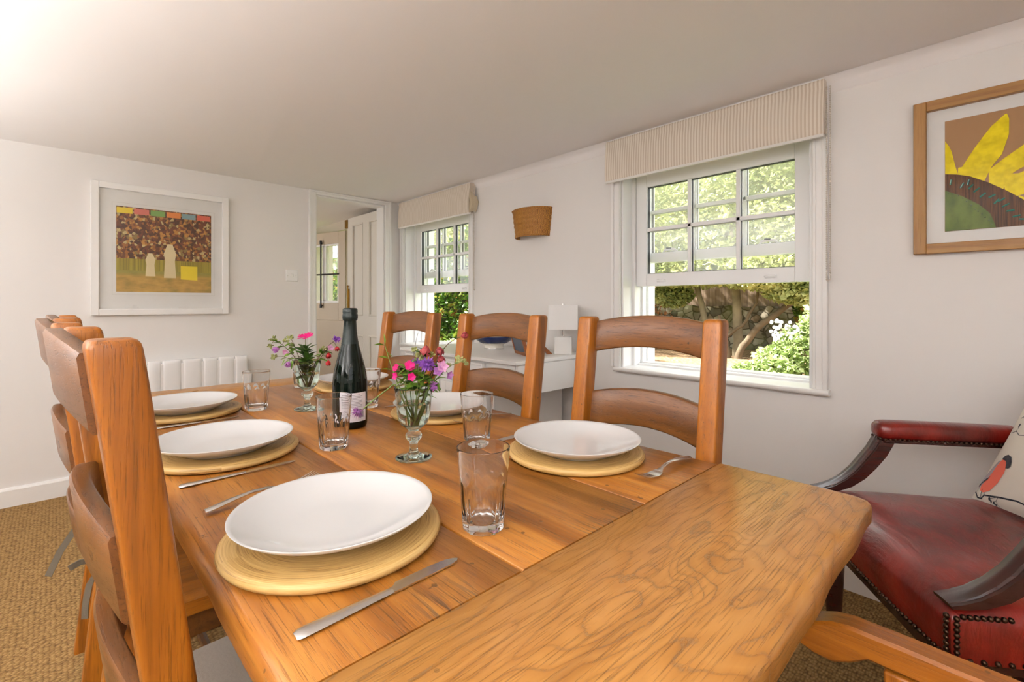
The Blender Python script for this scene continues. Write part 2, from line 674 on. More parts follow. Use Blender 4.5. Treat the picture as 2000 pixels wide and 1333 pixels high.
# wicker
t = NT('honey_wicker')
vw = t.coords((1, 1, 1), kind='UV')
br = t.n('ShaderNodeTexBrick')
br.inputs['Scale'].default_value = 34.0
br.inputs['Color1'].default_value = srgb(184, 132, 54)
br.inputs['Color2'].default_value = srgb(164, 112, 40)
br.inputs['Mortar'].default_value = srgb(104, 60, 20)
br.inputs['Mortar Size'].default_value = 0.03
br.inputs['Brick Width'].default_value = 0.35
br.inputs['Row Height'].default_value = 0.16
t.l(t.coords((1.0, 1.0, 1.0), rot=(0, PI / 2, 0)), br.inputs['Vector'])
nz = t.noise(t.coords((1, 120, 20)), 1.0, 3)
c = t.mix(t.math('MULTIPLY', nz, 0.45), br.outputs['Color'], srgb(138, 92, 30))
M_WICKER = t.bsdf(c, 0.5, 0, t.bump(nz, 0.6, 0.004), 0.4)

# red leather
t = NT('oxblood_leather')
v = t.coords()
f = t.noise(v, 5.0, 5, 0.65, 0.4)
c = t.ramp(f, [(0.30, srgb(50, 8, 5)), (0.46, srgb(100, 19, 11)), (0.62, srgb(126, 27, 15)), (0.78, srgb(156, 62, 40))])
cre = t.noise(t.coords((5, 14, 5), rot=(0, 0, 0.5)), 1.0, 6, 0.6, 0.8)
gr = t.noise(v, 160, 2)
nrm = t.bump(cre, 0.35, 0.02)
nrm = t.bump(gr, 0.08, 0.001, nrm)
rg = t.math('ADD', t.math('MULTIPLY', f, 0.2), 0.22)
M_LEATHER = t.bsdf(c, rg, 0, nrm, 0.5, 0.25, 0.2)
M_NAIL = plain('dark_brass_nail', srgb(70, 52, 40), 0.3, 0.9)

M_CUSHION = plain('cream_cotton_print', srgb(226, 220, 208), 0.85, var=0.02, bump=0.15, bscale=250)
M_BIRDRED = plain('coral_print', srgb(220, 104, 82), 0.85)
M_BIRDGREY = plain('grey_print', srgb(168, 158, 164), 0.85)
M_BIRDDARK = plain('charcoal_print', srgb(44, 46, 54), 0.85)

M_BOTTLE = plain('dark_green_bottle_glass', (0.003, 0.006, 0.004, 1), 0.03, spec=0.28)
M_FOIL = plain('dark_green_foil', (0.007, 0.013, 0.011, 1), 0.36, 0.1, spec=0.4, bump=0.5, bscale=120)
M_LABEL = plain('white_paper_label', (0.80, 0.78, 0.84, 1), 0.55, var=0.01)
M_INK = plain('grey_ink', (0.22, 0.21, 0.23, 1), 0.7)
M_INKDARK = plain('black_ink', (0.05, 0.05, 0.06, 1), 0.7)

M_STEM = plain('green_stem', srgb(92, 110, 44), 0.55, var=0.2)
M_STEMDARK = plain('brown_stem', srgb(80, 62, 44), 0.6, var=0.2)
M_LEAF = leafmat('fresh_leaf', [(0.3, srgb(60, 92, 26)), (0.5, srgb(98, 134, 44)), (0.75, srgb(150, 178, 74))], 0.3, scale=40)
M_LEAFDARK = leafmat('deep_leaf', [(0.3, srgb(28, 50, 18)), (0.55, srgb(56, 88, 30)), (0.8, srgb(96, 126, 50))], 0.2, scale=40)
M_SEEDGREEN = leafmat('green_seed_head', [(0.3, srgb(104, 112, 58)), (0.7, srgb(186, 186, 128))], 0.2, scale=60)
M_MAGENTA = leafmat('magenta_petal', [(0.3, srgb(190, 10, 96)), (0.7, srgb(232, 40, 140))], 0.3, scale=60)
M_LILAC = leafmat('lilac_petal', [(0.3, srgb(150, 84, 164)), (0.7, srgb(206, 148, 210))], 0.3, scale=60)
M_PURPLE = leafmat('purple_petal', [(0.3, srgb(112, 58, 150)), (0.7, srgb(168, 110, 200))], 0.3, scale=60)
M_DUSKRED = leafmat('dusky_red_petal', [(0.3, srgb(104, 24, 36)), (0.7, srgb(184, 84, 84))], 0.25, scale=60)
M_PINK = leafmat('pale_pink_petal', [(0.3, srgb(200, 130, 180)), (0.7, srgb(232, 186, 220))], 0.3, scale=60)
M_RED = leafmat('crimson_bud', [(0.3, srgb(120, 14, 24)), (0.7, srgb(190, 44, 46))], 0.25, scale=60)
# ================================================================== ROOM SHELL
TH = 0.28


def wall_boxes(mb, fixed0, fixed1, a0, a1, z0, z1, holes, along):
    """solid wall with rectangular holes (a_lo, a_hi, z_lo, z_hi); along = 'y' or 'x'"""
    cuts = sorted(set([a0, a1] + [h[0] for h in holes] + [h[1] for h in holes]))
    for lo, hi in zip(cuts, cuts[1:]):
        hs = [h for h in holes if h[0] <= lo + 1e-6 and h[1] >= hi - 1e-6]
        spans = [(z0, z1)]
        for h in hs:
            nsp = []
            for (p, q) in spans:
                if h[2] > p:
                    nsp.append((p, min(q, h[2])))
                if h[3] < q:
                    nsp.append((max(p, h[3]), q))
            spans = nsp
        for p, q in spans:
            if q - p > 1e-4:
                if along == 'y':
                    mb.box(fixed0, fixed1, lo, hi, p, q)
                else:
                    mb.box(lo, hi, fixed0, fixed1, p, q)


WIN = [(0.55, 1.445), (2.745, 3.645)]
ZS, ZT = 0.752, 1.93

m = MB()
wall_boxes(m, WX, WX + TH, RY - 0.12, WY, 0, CZ, [(a, b, ZS - 0.02, ZT) for a, b in WIN], 'y')
struct(m.build('wall_right', M_WALL, smooth=False))
m = MB()
wall_boxes(m, WY, WY + 0.12, RX - 0.12, WX + TH, 0, CZ, [(1.444, 2.035, -0.01, 1.935)], 'x')
struct(m.build('wall_back', M_WALL, smooth=False))
m = MB()
LW = [(2.25, 3.15, 0.85, 1.75)]
wall_boxes(m, RX - 0.12, RX, RY - 0.12, WY, 0, CZ, LW, 'y')
struct(m.build('wall_left', M_WALL, smooth=False))
m = MB()
RW = [(-1.0, 0.3, 1.02, 1.82)]
wall_boxes(m, RY - 0.12, RY, RX, WX, 0, CZ, RW, 'x')
struct(m.build('wall_front', M_WALL, smooth=False))

# hall beyond the doorway
HX, HY = 0.7, 6.4
m = MB()
wall_boxes(m, WX, WX + TH, WY + 0.12, HY, 0, CZ, [(4.80, 5.80, -0.01, 1.875)], 'y')
wall_boxes(m, HX - 0.12, HX, WY + 0.12, HY, 0, CZ, [(4.6, 5.8, 0.6, 1.8)], 'y')  # unseen opening, added to let light into the hall
m.box(HX - 0.12, WX + TH, HY, HY + 0.12, 0, CZ)
m.box(WX, WX + TH, HY + 0.12, 7.7, 0, CZ)
struct(m.build('wall_hall', M_HALL, smooth=False))
portal('portal_hall', (HX - 0.25, 5.2, 1.25), (0, -PI / 2, 0), 0.9, 1.0)

m = MB()
m.box(RX - 0.12, WX + TH, RY - 0.12, HY + 0.12, CZ, CZ + 0.15)
struct(m.build('ceiling', M_CEIL, smooth=False))
m = MB()
m.box(RX - 0.12, WX + TH, RY - 0.12, HY + 0.12, -0.1, 0)
struct(m.build('floor', M_SISAL, smooth=False))

# skirting boards
m = MB()
sk = [(0, 0), (0.016, 0), (0.016, 0.088), (0.010, 0.100), (0, 0.102)]
m.prism([(WY - a, b) for a, b in sk], RX, 1.391, 'x')
struct(m.build('baseboard_back', M_TRIM, angle=20))
m = MB()
m.prism([(WX - a, b) for a, b in sk], RY, WY - 0.016, 'y')
struct(m.build('baseboard_right', M_TRIM, angle=20))

# small cove line under the ceiling on the window wall
m = MB()
m.prism([(WX, CZ - 0.055), (WX - 0.004, CZ - 0.05), (WX - 0.010, CZ - 0.028), (WX - 0.022, CZ - 0.012), (WX - 0.045, CZ - 0.001), (WX, CZ)], RY, WY,
        'y')
struct(m.build('trim_1', M_CEIL, angle=60))


# ---------------------------------------------------------------- sash windows
def sash(x0, x1, y0, y1, z0, z1, st, rb, rt, hz, bar=0.020):
    """one sash with two upright bars and one crossbar: (white frame, dark spacer, glass)"""
    fr, sp, gl = MB(), MB(), MB()
    fr.box(x0, x1, y0, y0 + st, z0, z1)
    fr.box(x0, x1, y1 - st, y1, z0, z1)
    fr.box(x0, x1, y0 + st, y1 - st, z0, z0 + rb)
    fr.box(x0, x1, y0 + st, y1 - st, z1 - rt, z1)
    ga, gb, gz0, gz1 = y0 + st, y1 - st, z0 + rb, z1 - rt
    w = (gb - ga)
    for xf0, xf1 in ((x0 + 0.004, x0 + 0.014), (x1 - 0.014, x1 - 0.004)):
        for k in (1, 2):
            c = ga + w * k / 3
            fr.box(xf0, xf1, c - bar / 2, c + bar / 2, gz0, gz1)
        fr.box(xf0, xf1, ga, gb, hz - bar / 2, hz + bar / 2)
    # dark glazing spacer between the two skins of bars and around the glass
    s0, s1 = x0 + 0.014, x1 - 0.014
    e = 0.007
    for k in (1, 2):
        c = ga + w * k / 3
        sp.box(s0, s1, c - e, c + e, gz0, gz1)
    sp.box(s0, s1, ga, gb, hz - e, hz + e)
    sp.box(s0, s1, ga, ga + 0.003, gz0, gz1)
    sp.box(s0, s1, gb - 0.003, gb, gz0, gz1)
    sp.box(s0, s1, ga + .003, gb - .003, gz0, gz0 + 0.003)
    sp.box(s0, s1, ga + .003, gb - .003, gz1 - 0.003, gz1)
    for xp in (x1 - 0.013,):
        gl.add([(xp, ga, gz0), (xp, gb, gz0), (xp, gb, gz1), (xp, ga, gz1)], [(0, 1, 2, 3)])
    return fr, sp, gl


def make_window(n, y0, y1):
    m = MB()   # lining of the opening, sash box and outer frame
    m.box(2.19, 2.29, y0, y0 + 0.012, ZS, ZT)
    m.box(2.19, 2.29, y1 - 0.012, y1, ZS, ZT)
    m.box(2.19, 2.47, y0, y1, ZT - 0.02, ZT)
    for (ya, yb) in ((y0, y0 + 0.028), (y1 - 0.028, y1)):
        m.box(2.275, 2.47, ya, yb, ZS, ZT - 0.02)
    for (ya, yb) in ((y0 + 0.028, y0 + 0.040), (y1 - 0.040, y1 - 0.028)):
        m.box(2.340, 2.347, ya, yb, ZS, ZT - 0.02)
        m.box(2.40, 2.47, ya, yb, ZS, ZT - 0.02)
    m.box(2.31, 2.47, y0 + .028, y1 - .028, ZS - 0.02, 0.764)
    m.box(2.345, 2.40, y0 + .028, y1 - .028, ZS, 0.771)
    root = m.build('window_%d' % n, M_PVC, bevel=0.003, smooth=True)
    struct(root)
    fr, sp, gl = sash(2.29, 2.336, y0 + 0.03, y1 - 0.03, 1.185, 1.783, 0.062, 0.066, 0.066, 1.487)
    lo = fr.build('lower_sash', M_PVC, root, bevel=0.003)
    sp.build('glazing_spacer', M_GASKET, lo, smooth=False)
    gl.build('pane', M_PANE, lo, smooth=False, fix=False)
    for f in (0.21, 0.80):
        k = MB()
        yc = y0 + (y1 - y0) * f
        k.tube([(2.291, yc - 0.022, 1.212), (2.283, yc - 0.018, 1.212), (2.281, yc, 1.212), (2.283, yc + 0.018, 1.212),
                (2.291, yc + 0.022, 1.212)], [0.005, 0.007, 0.0075, 0.007, 0.005], 8)
        k.box(2.287, 2.291, yc - 0.026, yc + 0.026, 1.204, 1.221)
        k.cur = 1
        for s in (-0.016, 0.016):
            k.ball((2.284, yc + s, 1.2125), 0.0035, 8, 6)
        k.build('sash_catch', [M_PVC, M_GASKET], lo)
    fr, sp, gl = sash(2.352, 2.396, y0 + 0.035, y1 - 0.035, 1.315, ZT - 0.02, 0.045, 0.052, 0.05, 1.590)
    up = fr.build('upper_sash', M_PVC, root, bevel=0.003)
    sp.build('glazing_spacer', M_GASKET, up, smooth=False)
    gl.build('pane', M_PANE, up, smooth=False, fix=False)
    for f in (0.24, 0.78):
        k = MB()
        yc = y0 + (y1 - y0) * f
        k.tube([(2.352, yc - 0.04, 1.367), (2.345, yc - 0.028, 1.378), (2.343, yc, 1.382), (2.345, yc + 0.028, 1.378),
                (2.352, yc + 0.04, 1.367)], [0.004, 0.007, 0.008, 0.007, 0.004], 8)
        k.cur = 1
        k.tube([(2.337, yc - 0.012, 1.384), (2.337, yc + 0.014, 1.386)], 0.004, 8)
        k.build('sash_latch', [M_PVC, M_GASKET], up)
    # sill board with a rounded nose
    s = MB()
    s.prism([(2.31, ZS - 0.022), (2.163, ZS - 0.022), (2.156, ZS - 0.018), (2.153, ZS - 0.010), (2.156, ZS - 0.003),
             (2.163, ZS + 0.0), (2.31, ZS + 0.002)], y0 - 0.062, y1 + 0.03 if n == 1 else y1 + 0.03, 'y')
    s.build('window_sill', M_TRIM, root, angle=60)
    a = MB()
    for (ya, yb, sgn) in ((y0 - 0.055, y0, 1), (y1, y1 + 0.055, -1)):
        a.box(2.178, 2.19, ya, yb, ZS, ZT + 0.03)
        o = ya if sgn == 1 else yb
        a.box(2.170, 2.178, *sorted((o, o + sgn * 0.018)), ZS, ZT + 0.03)
        a.box(2.174, 2.178, *sorted((o + sgn * 0.040, o + sgn * 0.052)), ZS, ZT + 0.03)
    a.box(2.178, 2.19, y0, y1, ZT, ZT + 0.03)
    a.build('architrave', M_TRIM, root, bevel=0.003)
    return root


make_window(1, *WIN[0])
make_window(2, *WIN[1])


# simple windows in the walls behind and left of the camera
def plain_window(n, axis, fx, a0, a1, z0, z1, nb):
    m = MB()

    def bx(p, q, za, zb, d0=0.02, d1=0.07):
        if axis == 'y':
            m.box(fx - d1, fx - d0, p, q, za, zb)
        else:
            m.box(p, q, fx - d1, fx - d0, za, zb)
    w = 0.05
    bx(a0, a0 + w, z0, z1)
    bx(a1 - w, a1, z0, z1)
    bx(a0 + w, a1 - w, z0, z0 + w)
    bx(a0 + w, a1 - w, z1 - w, z1)
    for k in range(1, nb):
        c = a0 + (a1 - a0) * k / nb
        bx(c - 0.015, c + 0.015, z0 + w, z1 - w)
    zc = (z0 + z1) / 2
    bx(a0 + w, a1 - w, zc - 0.018, zc + 0.018, 0.03, 0.06)
    struct(m.build('window_%d' % n, M_PVC, bevel=0.003))


plain_window(3, 'y', RX, *LW[0], 3)
plain_window(4, 'x', RY, *RW[0], 3)

# ---------------------------------------------------------------- doorway and door leaf
m = MB()
for (xa, xb) in ((1.391, 1.444), (2.035, 2.088)):
    m.box(xa, xb, WY - 0.018, WY, 0, 1.968)
    o = xa if xa < 1.5 else xb
    s = 1 if xa < 1.5 else -1
    m.box(*sorted((o, o + s * 0.016)), WY - 0.026, WY - 0.018, 0, 1.968)
m.box(1.444, 2.035, WY - 0.018, WY, 1.935, 1.968)
m.box(1.407, 2.072, WY - 0.026, WY - 0.018, 1.952, 1.968)
# jamb lining with stop
m.box(1.444, 1.456, WY, WY + 0.12, 0, 1.935)
m.box(2.023, 2.035, WY, WY + 0.12, 0, 1.935)
m.box(1.456, 2.023, WY, WY + 0.12, 1.923, 1.935)
struct(m.build('trim_2', M_TRIM, bevel=0.003))

Y0, Y1, DXc = 3.775, 4.475, 2.055
m = MB()
pan = [(3.857, 4.048, 0.98, 1.85), (4.159, 4.385, 0.98, 1.85), (3.857, 4.048, 0.20, 0.80), (4.159, 4.385, 0.20, 0.80)]
wall_boxes(m, DXc, DXc + 0.04, Y0, Y1, 0.012, 1.92, pan, 'y')
for (a, b, c_, d) in pan:
    m.box(DXc + 0.012, DXc + 0.030, a, b, c_, d)
leaf = m.build('door_1', M_DOOR, smooth=False)
struct(leaf)
for (a, b, c_, d) in pan:
    k = MB()
    for (p, q, r, s_) in ((a, a + 0.016, c_, d), (b - 0.016, b, c_, d), (a + .016, b - .016, c_, c_ + 0.016), (a + .016, b - .016, d - 0.016, d)):
        k.box(DXc - 0.005, DXc + 0.012, p, q, r, s_)
    k.build('panel_moulding', M_DOOR, leaf, bevel=0.004)
k = MB()
k.box(DXc - 0.012, DXc, 4.436, 4.462, 1.04, 1.235)
k.tube([(DXc - 0.014, 4.449, 1.03), (DXc - 0.014, 4.449, 1.262)], 0.006, 10)
k.ball((DXc - 0.014, 4.449, 1.262), 0.009)
k.build('door_bolt', M_BRASS, leaf, bevel=0.002)
k = MB()
k.box(DXc - 0.012, DXc + 0.012, 4.476, 4.525, 1.83, 1.912)
k.build('door_catch', M_BRASS, leaf, bevel=0.003)
for z in (0.25, 1.70):
    k = MB()
    k.tube([(2.045, 3.772, z), (2.045, 3.772, z + 0.09)], 0.007, 10)
    k.build('hinge', M_BRASS, leaf)

# stable door in the hall, standing slightly ajar
sd = MB()
sdw = [(0.0, 0.62, 1.10, 1.735)]
for (p, q) in ((0.02, 0.905), (0.915, 1.86)):
    pass
wall_boxes(sd, -0.025, 0.025, -0.11, 0.76, 0.915, 1.86, sdw, 'x')
wall_boxes(sd, -0.025, 0.025, -0.11, 0.76, 0.02, 0.9145, [], 'x')
ang = math.atan2(0.963, -0.27)
stable = sd.build('door_2', M_STABLE, loc=(2.178, 4.93, 0), rot=(0, 0, ang), bevel=0.004)
struct(stable)
k = MB()
k.box(-0.0, 0.62, -0.02, 0.02, 1.10, 1.125)
k.box(-0.0, 0.62, -0.02, 0.02, 1.715, 1.735)
k.box(0.0, 0.022, -0.02, 0.02, 1.125, 1.715)
k.box(0.205, 0.262, -0.02, 0.02, 1.125, 1.715)
k.box(0.60, 0.62, -0.02, 0.02, 1.125, 1.715)
gf = k.build('glazing_frame', M_TRIM, stable, bevel=0.003)
k = MB()
k.add([(0.02, 0, 1.12), (0.60, 0, 1.12), (0.60, 0, 1.72), (0.02, 0, 1.72)], [(0, 1, 2, 3)])
k.build('pane', M_PANE, gf, smooth=False, fix=False)
k = MB()
k.tube([(0.25, 0.05, 1.045), (0.25, 0.05, 1.775)], 0.008, 8)
k.tube([(0.25, 0.05, 1.045), (0.25, 0.05, 1.085)], 0.013, 8)
k.tube([(0.25, 0.05, 1.735), (0.25, 0.05, 1.775)], 0.013, 8)
k.tube([(-0.01, 0.04, 1.407), (0.63, 0.04, 1.407)], 0.008, 8)
for z in (1.07, 1.75):
    k.tube([(0.25, 0.02, z), (0.25, 0.05, z)], 0.006, 8)
for s in (-0.01, 0.63):
    k.tube([(s, 0.02, 1.407), (s, 0.04, 1.407)], 0.006, 8)
k.build('window_bars', M_BLACKIRON, stable)

# light switch
p = thing('wall_switch', 'white square flush switch plate on the wall between the framed print and the doorway', 'switch', (1.269, WY, 1.3025))
k = MB()
k.box(-0.043, 0.043, -0.009, 0, -0.043, 0.043)
k.build('switch_plate', M_PVC, p, bevel=0.003)
for s in (-1, 1):
    k = MB()
    k.lathe([(0.0, 0.0022), (0.003, 0.002), (0.0035, 0.0)], 10, M=Matrix.Translation((s * 0.030, -0.009, 0)) @ Matrix.Rotation(PI / 2, 4, 'X'))
    k.build('screw', M_STEEL, p)
k = MB()
k.box(-0.012, 0.010, -0.014, -0.008, -0.011, 0.011)
k.build('rocker', M_PVC, p, bevel=0.002)


# ---------------------------------------------------------------- roman blinds
def roman_blind(label, y0, y1, seed, chain_y):
    root = thing('roman_blind', label, 'blind', (0, 0, 0), 0, 'striped roman blinds over the windows')
    prof = [(2.188, 1.958), (2.150, 1.960), (2.132, 1.957), (2.128, 1.945), (2.129, 1.925), (2.127, 1.915), (2.122, 1.88), (2.119, 1.83),
            (2.119, 1.78), (2.122, 1.748), (2.125, 1.742), (2.131, 1.742), (2.134, 1.75), (2.138, 1.80), (2.145, 1.86), (2.151, 1.80), (2.154, 1.757),
            (2.160, 1.752), (2.164, 1.76), (2.168, 1.86), (2.176, 1.90), (2.182, 1.93), (2.188, 1.935)]
    n = 40
    loops = []
    for i in range(n + 1):
        y = y0 + (y1 - y0) * i / n
        lp = []
        for (x, z) in prof:
            k = mnoise.noise(Vector((y * 4 + seed, z * 9, seed)))
            wgt = 0.0 if z > 1.93 else 1.0
            lp.append((min(2.188, x + 0.004 * k * wgt), y, z + 0.003 * wgt * mnoise.noise(Vector((y * 2.2, seed, 3)))))
        loops.append(lp)
    m = MB()
    m.loft(loops, True)
    m.build('blind_fabric', M_BLIND, root, angle=70)
    h = MB()
    lp = []
    for i in range(n + 1):
        y = y0 + (y1 - y0) * i / n
        dz = 0.003 * mnoise.noise(Vector((y * 2.2, seed, 3)))
        lp.append([(2.1215, y, 1.7445 + dz), (2.1265, y, 1.7355 + dz), (2.138, y, 1.735 + dz), (2.141, y, 1.7445 + dz)])
    h.loft(lp, True)
    h.build('white_hem', M_LINING, root)
    hb = MB()
    hb.box(2.150, 2.188, y0 + .005, y1 - .005, 1.955, 1.968)
    hb.build('headrail', M_TRIM, root, bevel=0.002)
    c = MB()
    zb = 1.185 if chain_y < 1 else 1.195
    for i in range(86):
        z = 1.93 - (1.93 - zb) * i / 85
        for s in (-0.006, 0.006):
            c.ball((2.158, chain_y + s, z), 0.0034, 6, 4)
    for s in (-0.006, 0.006):
        c.tube([(2.158, chain_y + s, 1.93), (2.158, chain_y + s, zb)], 0.0014, 5)
    c.tube([(2.158, chain_y - 0.006, zb), (2.158, chain_y, zb - 0.006), (2.158, chain_y + 0.006, zb)], 0.0035, 6)
    c.build('bead_chain', M_CHAIN, root)
    return root


b1 = roman_blind('wide striped linen roman blind drawn up over the near window beside the sunflower picture', 0.497, 1.502, 1.3, 0.488)
b2 = roman_blind('small striped linen roman blind over the far window next to the doorway', 2.668, 3.640, 7.7, 2.652)
# loose folds at the near side of the far blind
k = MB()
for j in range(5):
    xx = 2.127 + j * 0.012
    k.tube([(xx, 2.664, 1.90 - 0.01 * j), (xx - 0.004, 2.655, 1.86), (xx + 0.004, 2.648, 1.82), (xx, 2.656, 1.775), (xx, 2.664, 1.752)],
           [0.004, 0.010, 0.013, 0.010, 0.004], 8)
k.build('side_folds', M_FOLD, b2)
# ================================================================== DINING TABLE
TZ = 0.76
table = thing('dining_table', 'long worn oak farmhouse table with plank top laid for six', 'table', (0.57, 1.2, 0))
TX0, TX1, TY0, TY1 = 0.138, 0.998, 0.160, 2.245
YS, YE = 0.417, 2.035
OX, OY = 0.57, 1.2


def edge_n(a, b, amp, f):
    return amp * mnoise.noise(Vector((a * f, b * 3.1, 0.7)))


def plank(x0, x1, y0, y1, seed, outer):
    """a long board; its outer long edge is softly worn"""
    m = MB()
    n = 60
    loops = []
    for i in range(n + 1):
        y = y0 + (y1 - y0) * i / n
        w = edge_n(y, seed, 0.003, 5)
        w2 = edge_n(y, seed + 5, 0.002, 14)
        c = 0.012 + 0.004 * mnoise.noise(Vector((y * 6, seed, 2)))
        l, r = x0, x1
        if outer == 'l':
            l = x0 + w + w2
            lp = [(l + c * .2, 0.712), (l, 0.725), (l + 0.0, 0.744), (l + c * 0.45, TZ - c * 0.35), (l + c * 1.2, TZ - 0.0003)]
        else:
            lp = [(l, 0.712), (l, 0.73), (l, 0.745), (l, TZ - 0.002), (l + 0.002, TZ)]
        if outer == 'r':
            r = x1 + w + w2
            lp += [(r - c * 1.2, TZ - 0.0003), (r - c * 0.45, TZ - c * 0.35), (r, 0.744), (r, 0.725), (r - c * .2, 0.712)]
        else:
            lp += [(r - 0.002, TZ), (r, TZ - 0.002), (r, 0.745), (r, 0.73), (r, 0.712)]
        loops.append([(a - OX, y - OY, b) for a, b in lp])
    m.loft(loops, True)
    return m.build('plank', M_PLANK, table, angle=60)


plank(TX0, 0.4155, YS + 0.0012, YE - 0.001, 1.0, 'l')
plank(0.4182, 0.7020, YS + 0.0012, YE - 0.001, 2.0, None)
plank(0.7034, TX1, YS + 0.0012, YE - 0.001, 3.0, 'r')


def board_end(y0, y1, near, seed):
    """thick cross board; the outer edge is wavy with a broad worn chamfer"""
    m = MB()
    n = 90
    loops = []
    for i in range(n + 1):
        x = TX0 - 0.002 + (TX1 - TX0 + 0.004) * i / n
        e = 0.010 * mnoise.noise(Vector((x * 3.2, seed, 0.4))) + 0.004 * mnoise.noise(Vector((x * 11, seed, 1.4)))
        ch = 0.009 + 0.006 * mnoise.noise(Vector((x * 5, seed, 9.0))) + 0.004 * mnoise.noise(Vector((x * 22, seed, 5.0)))
        k = min(1.0, min(i, n - i) / 1.0)
        rnd = (1 - k) ** 2 * 0.006
        dz = -rnd * 0.4
        if near:
            yo = y0 + e + rnd
            yi = y1
            s = 1
        else:
            yo = y1 + e - rnd
            yi = y0
            s = -1
        lp = [(yi, 0.708), (yi, 0.735), (yi, TZ - 0.0015), (yi - s * 0.0015, TZ + dz), (yo + s * 0.090, TZ + dz), (yo + s * (ch + 0.012), TZ - 0.0006 + dz),
              (yo + s * ch * 0.75, TZ - 0.003 + dz), (yo + s * ch * 0.2, TZ - ch * 0.85 + dz), (yo, TZ - ch * 1.25 - 0.003), (yo + s * 0.001, 0.722),
              (yo + s * 0.008, 0.709)]
        loops.append([(x - OX, b - OY, c_) for b, c_ in lp])
    m.loft(loops, True)
    return m.build('board_end', M_BREAD, table, angle=50)


board_end(TY0, YS, True, 4.0)
board_end(YE, TY1, False, 8.0)
m = MB()
for (a, b, c_, d) in ((0.23, 0.255, 0.36, 2.09), (0.885, 0.91, 0.36, 2.09), (0.255, 0.885, 0.36, 0.385), (0.255, 0.885, 2.065, 2.09)):
    m.box(a - OX, b - OX, c_ - OY, d - OY, 0.615, 0.712)
m.build('apron', M_TLEG, table, bevel=0.003)
for x in (0.225, 0.855):
    for y in (0.30, 2.07):
        m = MB()
        m.prism([(x - OX, y - OY), (x + 0.08 - OX, y - OY), (x + 0.08 - OX, y + 0.08 - OY), (x - OX, y + 0.08 - OY)], 0.0, 0.712, 'z')
        m.build('leg', M_TLEG, table, bevel=0.006)

# ================================================================== CHAIRS
HCH = 1.055


def post_x(z):
    """front face of a back post (local x) against height"""
    if z <= 0.46:
        return -0.178
    if z <= 0.76:
        return -0.178 - (z - 0.46) / 0.30 * 0.040
    return -0.218 - (z - 0.76) / 0.296 * 0.037


def make_post(y0, y1, dep=0.045, top=HCH):
    m = MB()
    zs = [0.0, 0.2, 0.40, 0.46, 0.55, 0.65, 0.76, 0.85, 0.95, top - 0.02, top - 0.010, top - 0.005, top - 0.0015, top]
    loops = []
    yc = (y0 + y1) / 2
    for i, z in enumerate(zs):
        f = post_x(z)
        if z < 0.40:
            f -= (0.40 - z) * 0.10
        b = f - dep
        s = {len(zs) - 1: 0.72, len(zs) - 2: 0.86, len(zs) - 3: 0.955, len(zs) - 4: 0.99}.get(i, 1.0)
        w = 0.0065
        hy = (y1 - y0) / 2 * s
        hx = (f - b) / 2 * s
        xc = (f + b) / 2
        j = 0.0012 * mnoise.noise(Vector((z * 5, y0 * 7, 1)))
        lp = []
        for (sx, sy, a0) in ((1, -1, -90), (1, 1, 0), (-1, 1, 90), (-1, -1, 180)):
            for q in (0, 30, 60, 90):
                an = math.radians(a0 + q)
                lp.append((xc + sx * (hx - w) + w * math.cos(an), yc + sy * (hy - w) + w * math.sin(an)))
        loops.append([(a + j, bb + j, z) for a, bb in lp])
    m.loft(loops, True)
    return m


def make_rail(z_end, z_mid, h_end, h_mid, yh=0.165, inset=0.030, bow=0.018, thick=0.021):
    """curved and arched ladder rail between the posts"""
    m = MB()
    n = 28
    loops = []
    for i in range(n + 1):
        u = -1 + 2 * i / n
        y = u * yh
        k = 1 - u * u
        top = z_end + (z_mid - z_end) * k
        bot = top - (h_end + (h_mid - h_end) * k)
        lp = []
        for (z, sft) in ((bot, 0.003), (bot + 0.004, 0), ((top + bot) / 2, 0), (top - 0.004, 0), (top, 0.003)):
            xf = post_x(z) - inset - bow * k * 1.0 - sft
            lp.append((xf, y, z))
        for (z, sft) in ((top, 0.003), (top - 0.005, 0), ((top + bot) / 2, 0), (bot + 0.005, 0), (bot, 0.003)):
            xf = post_x(z) - inset - bow * k * 1.0 - thick + sft
            lp.append((xf, y, z))
        loops.append(lp)
    m.loft(loops, True)
    return m


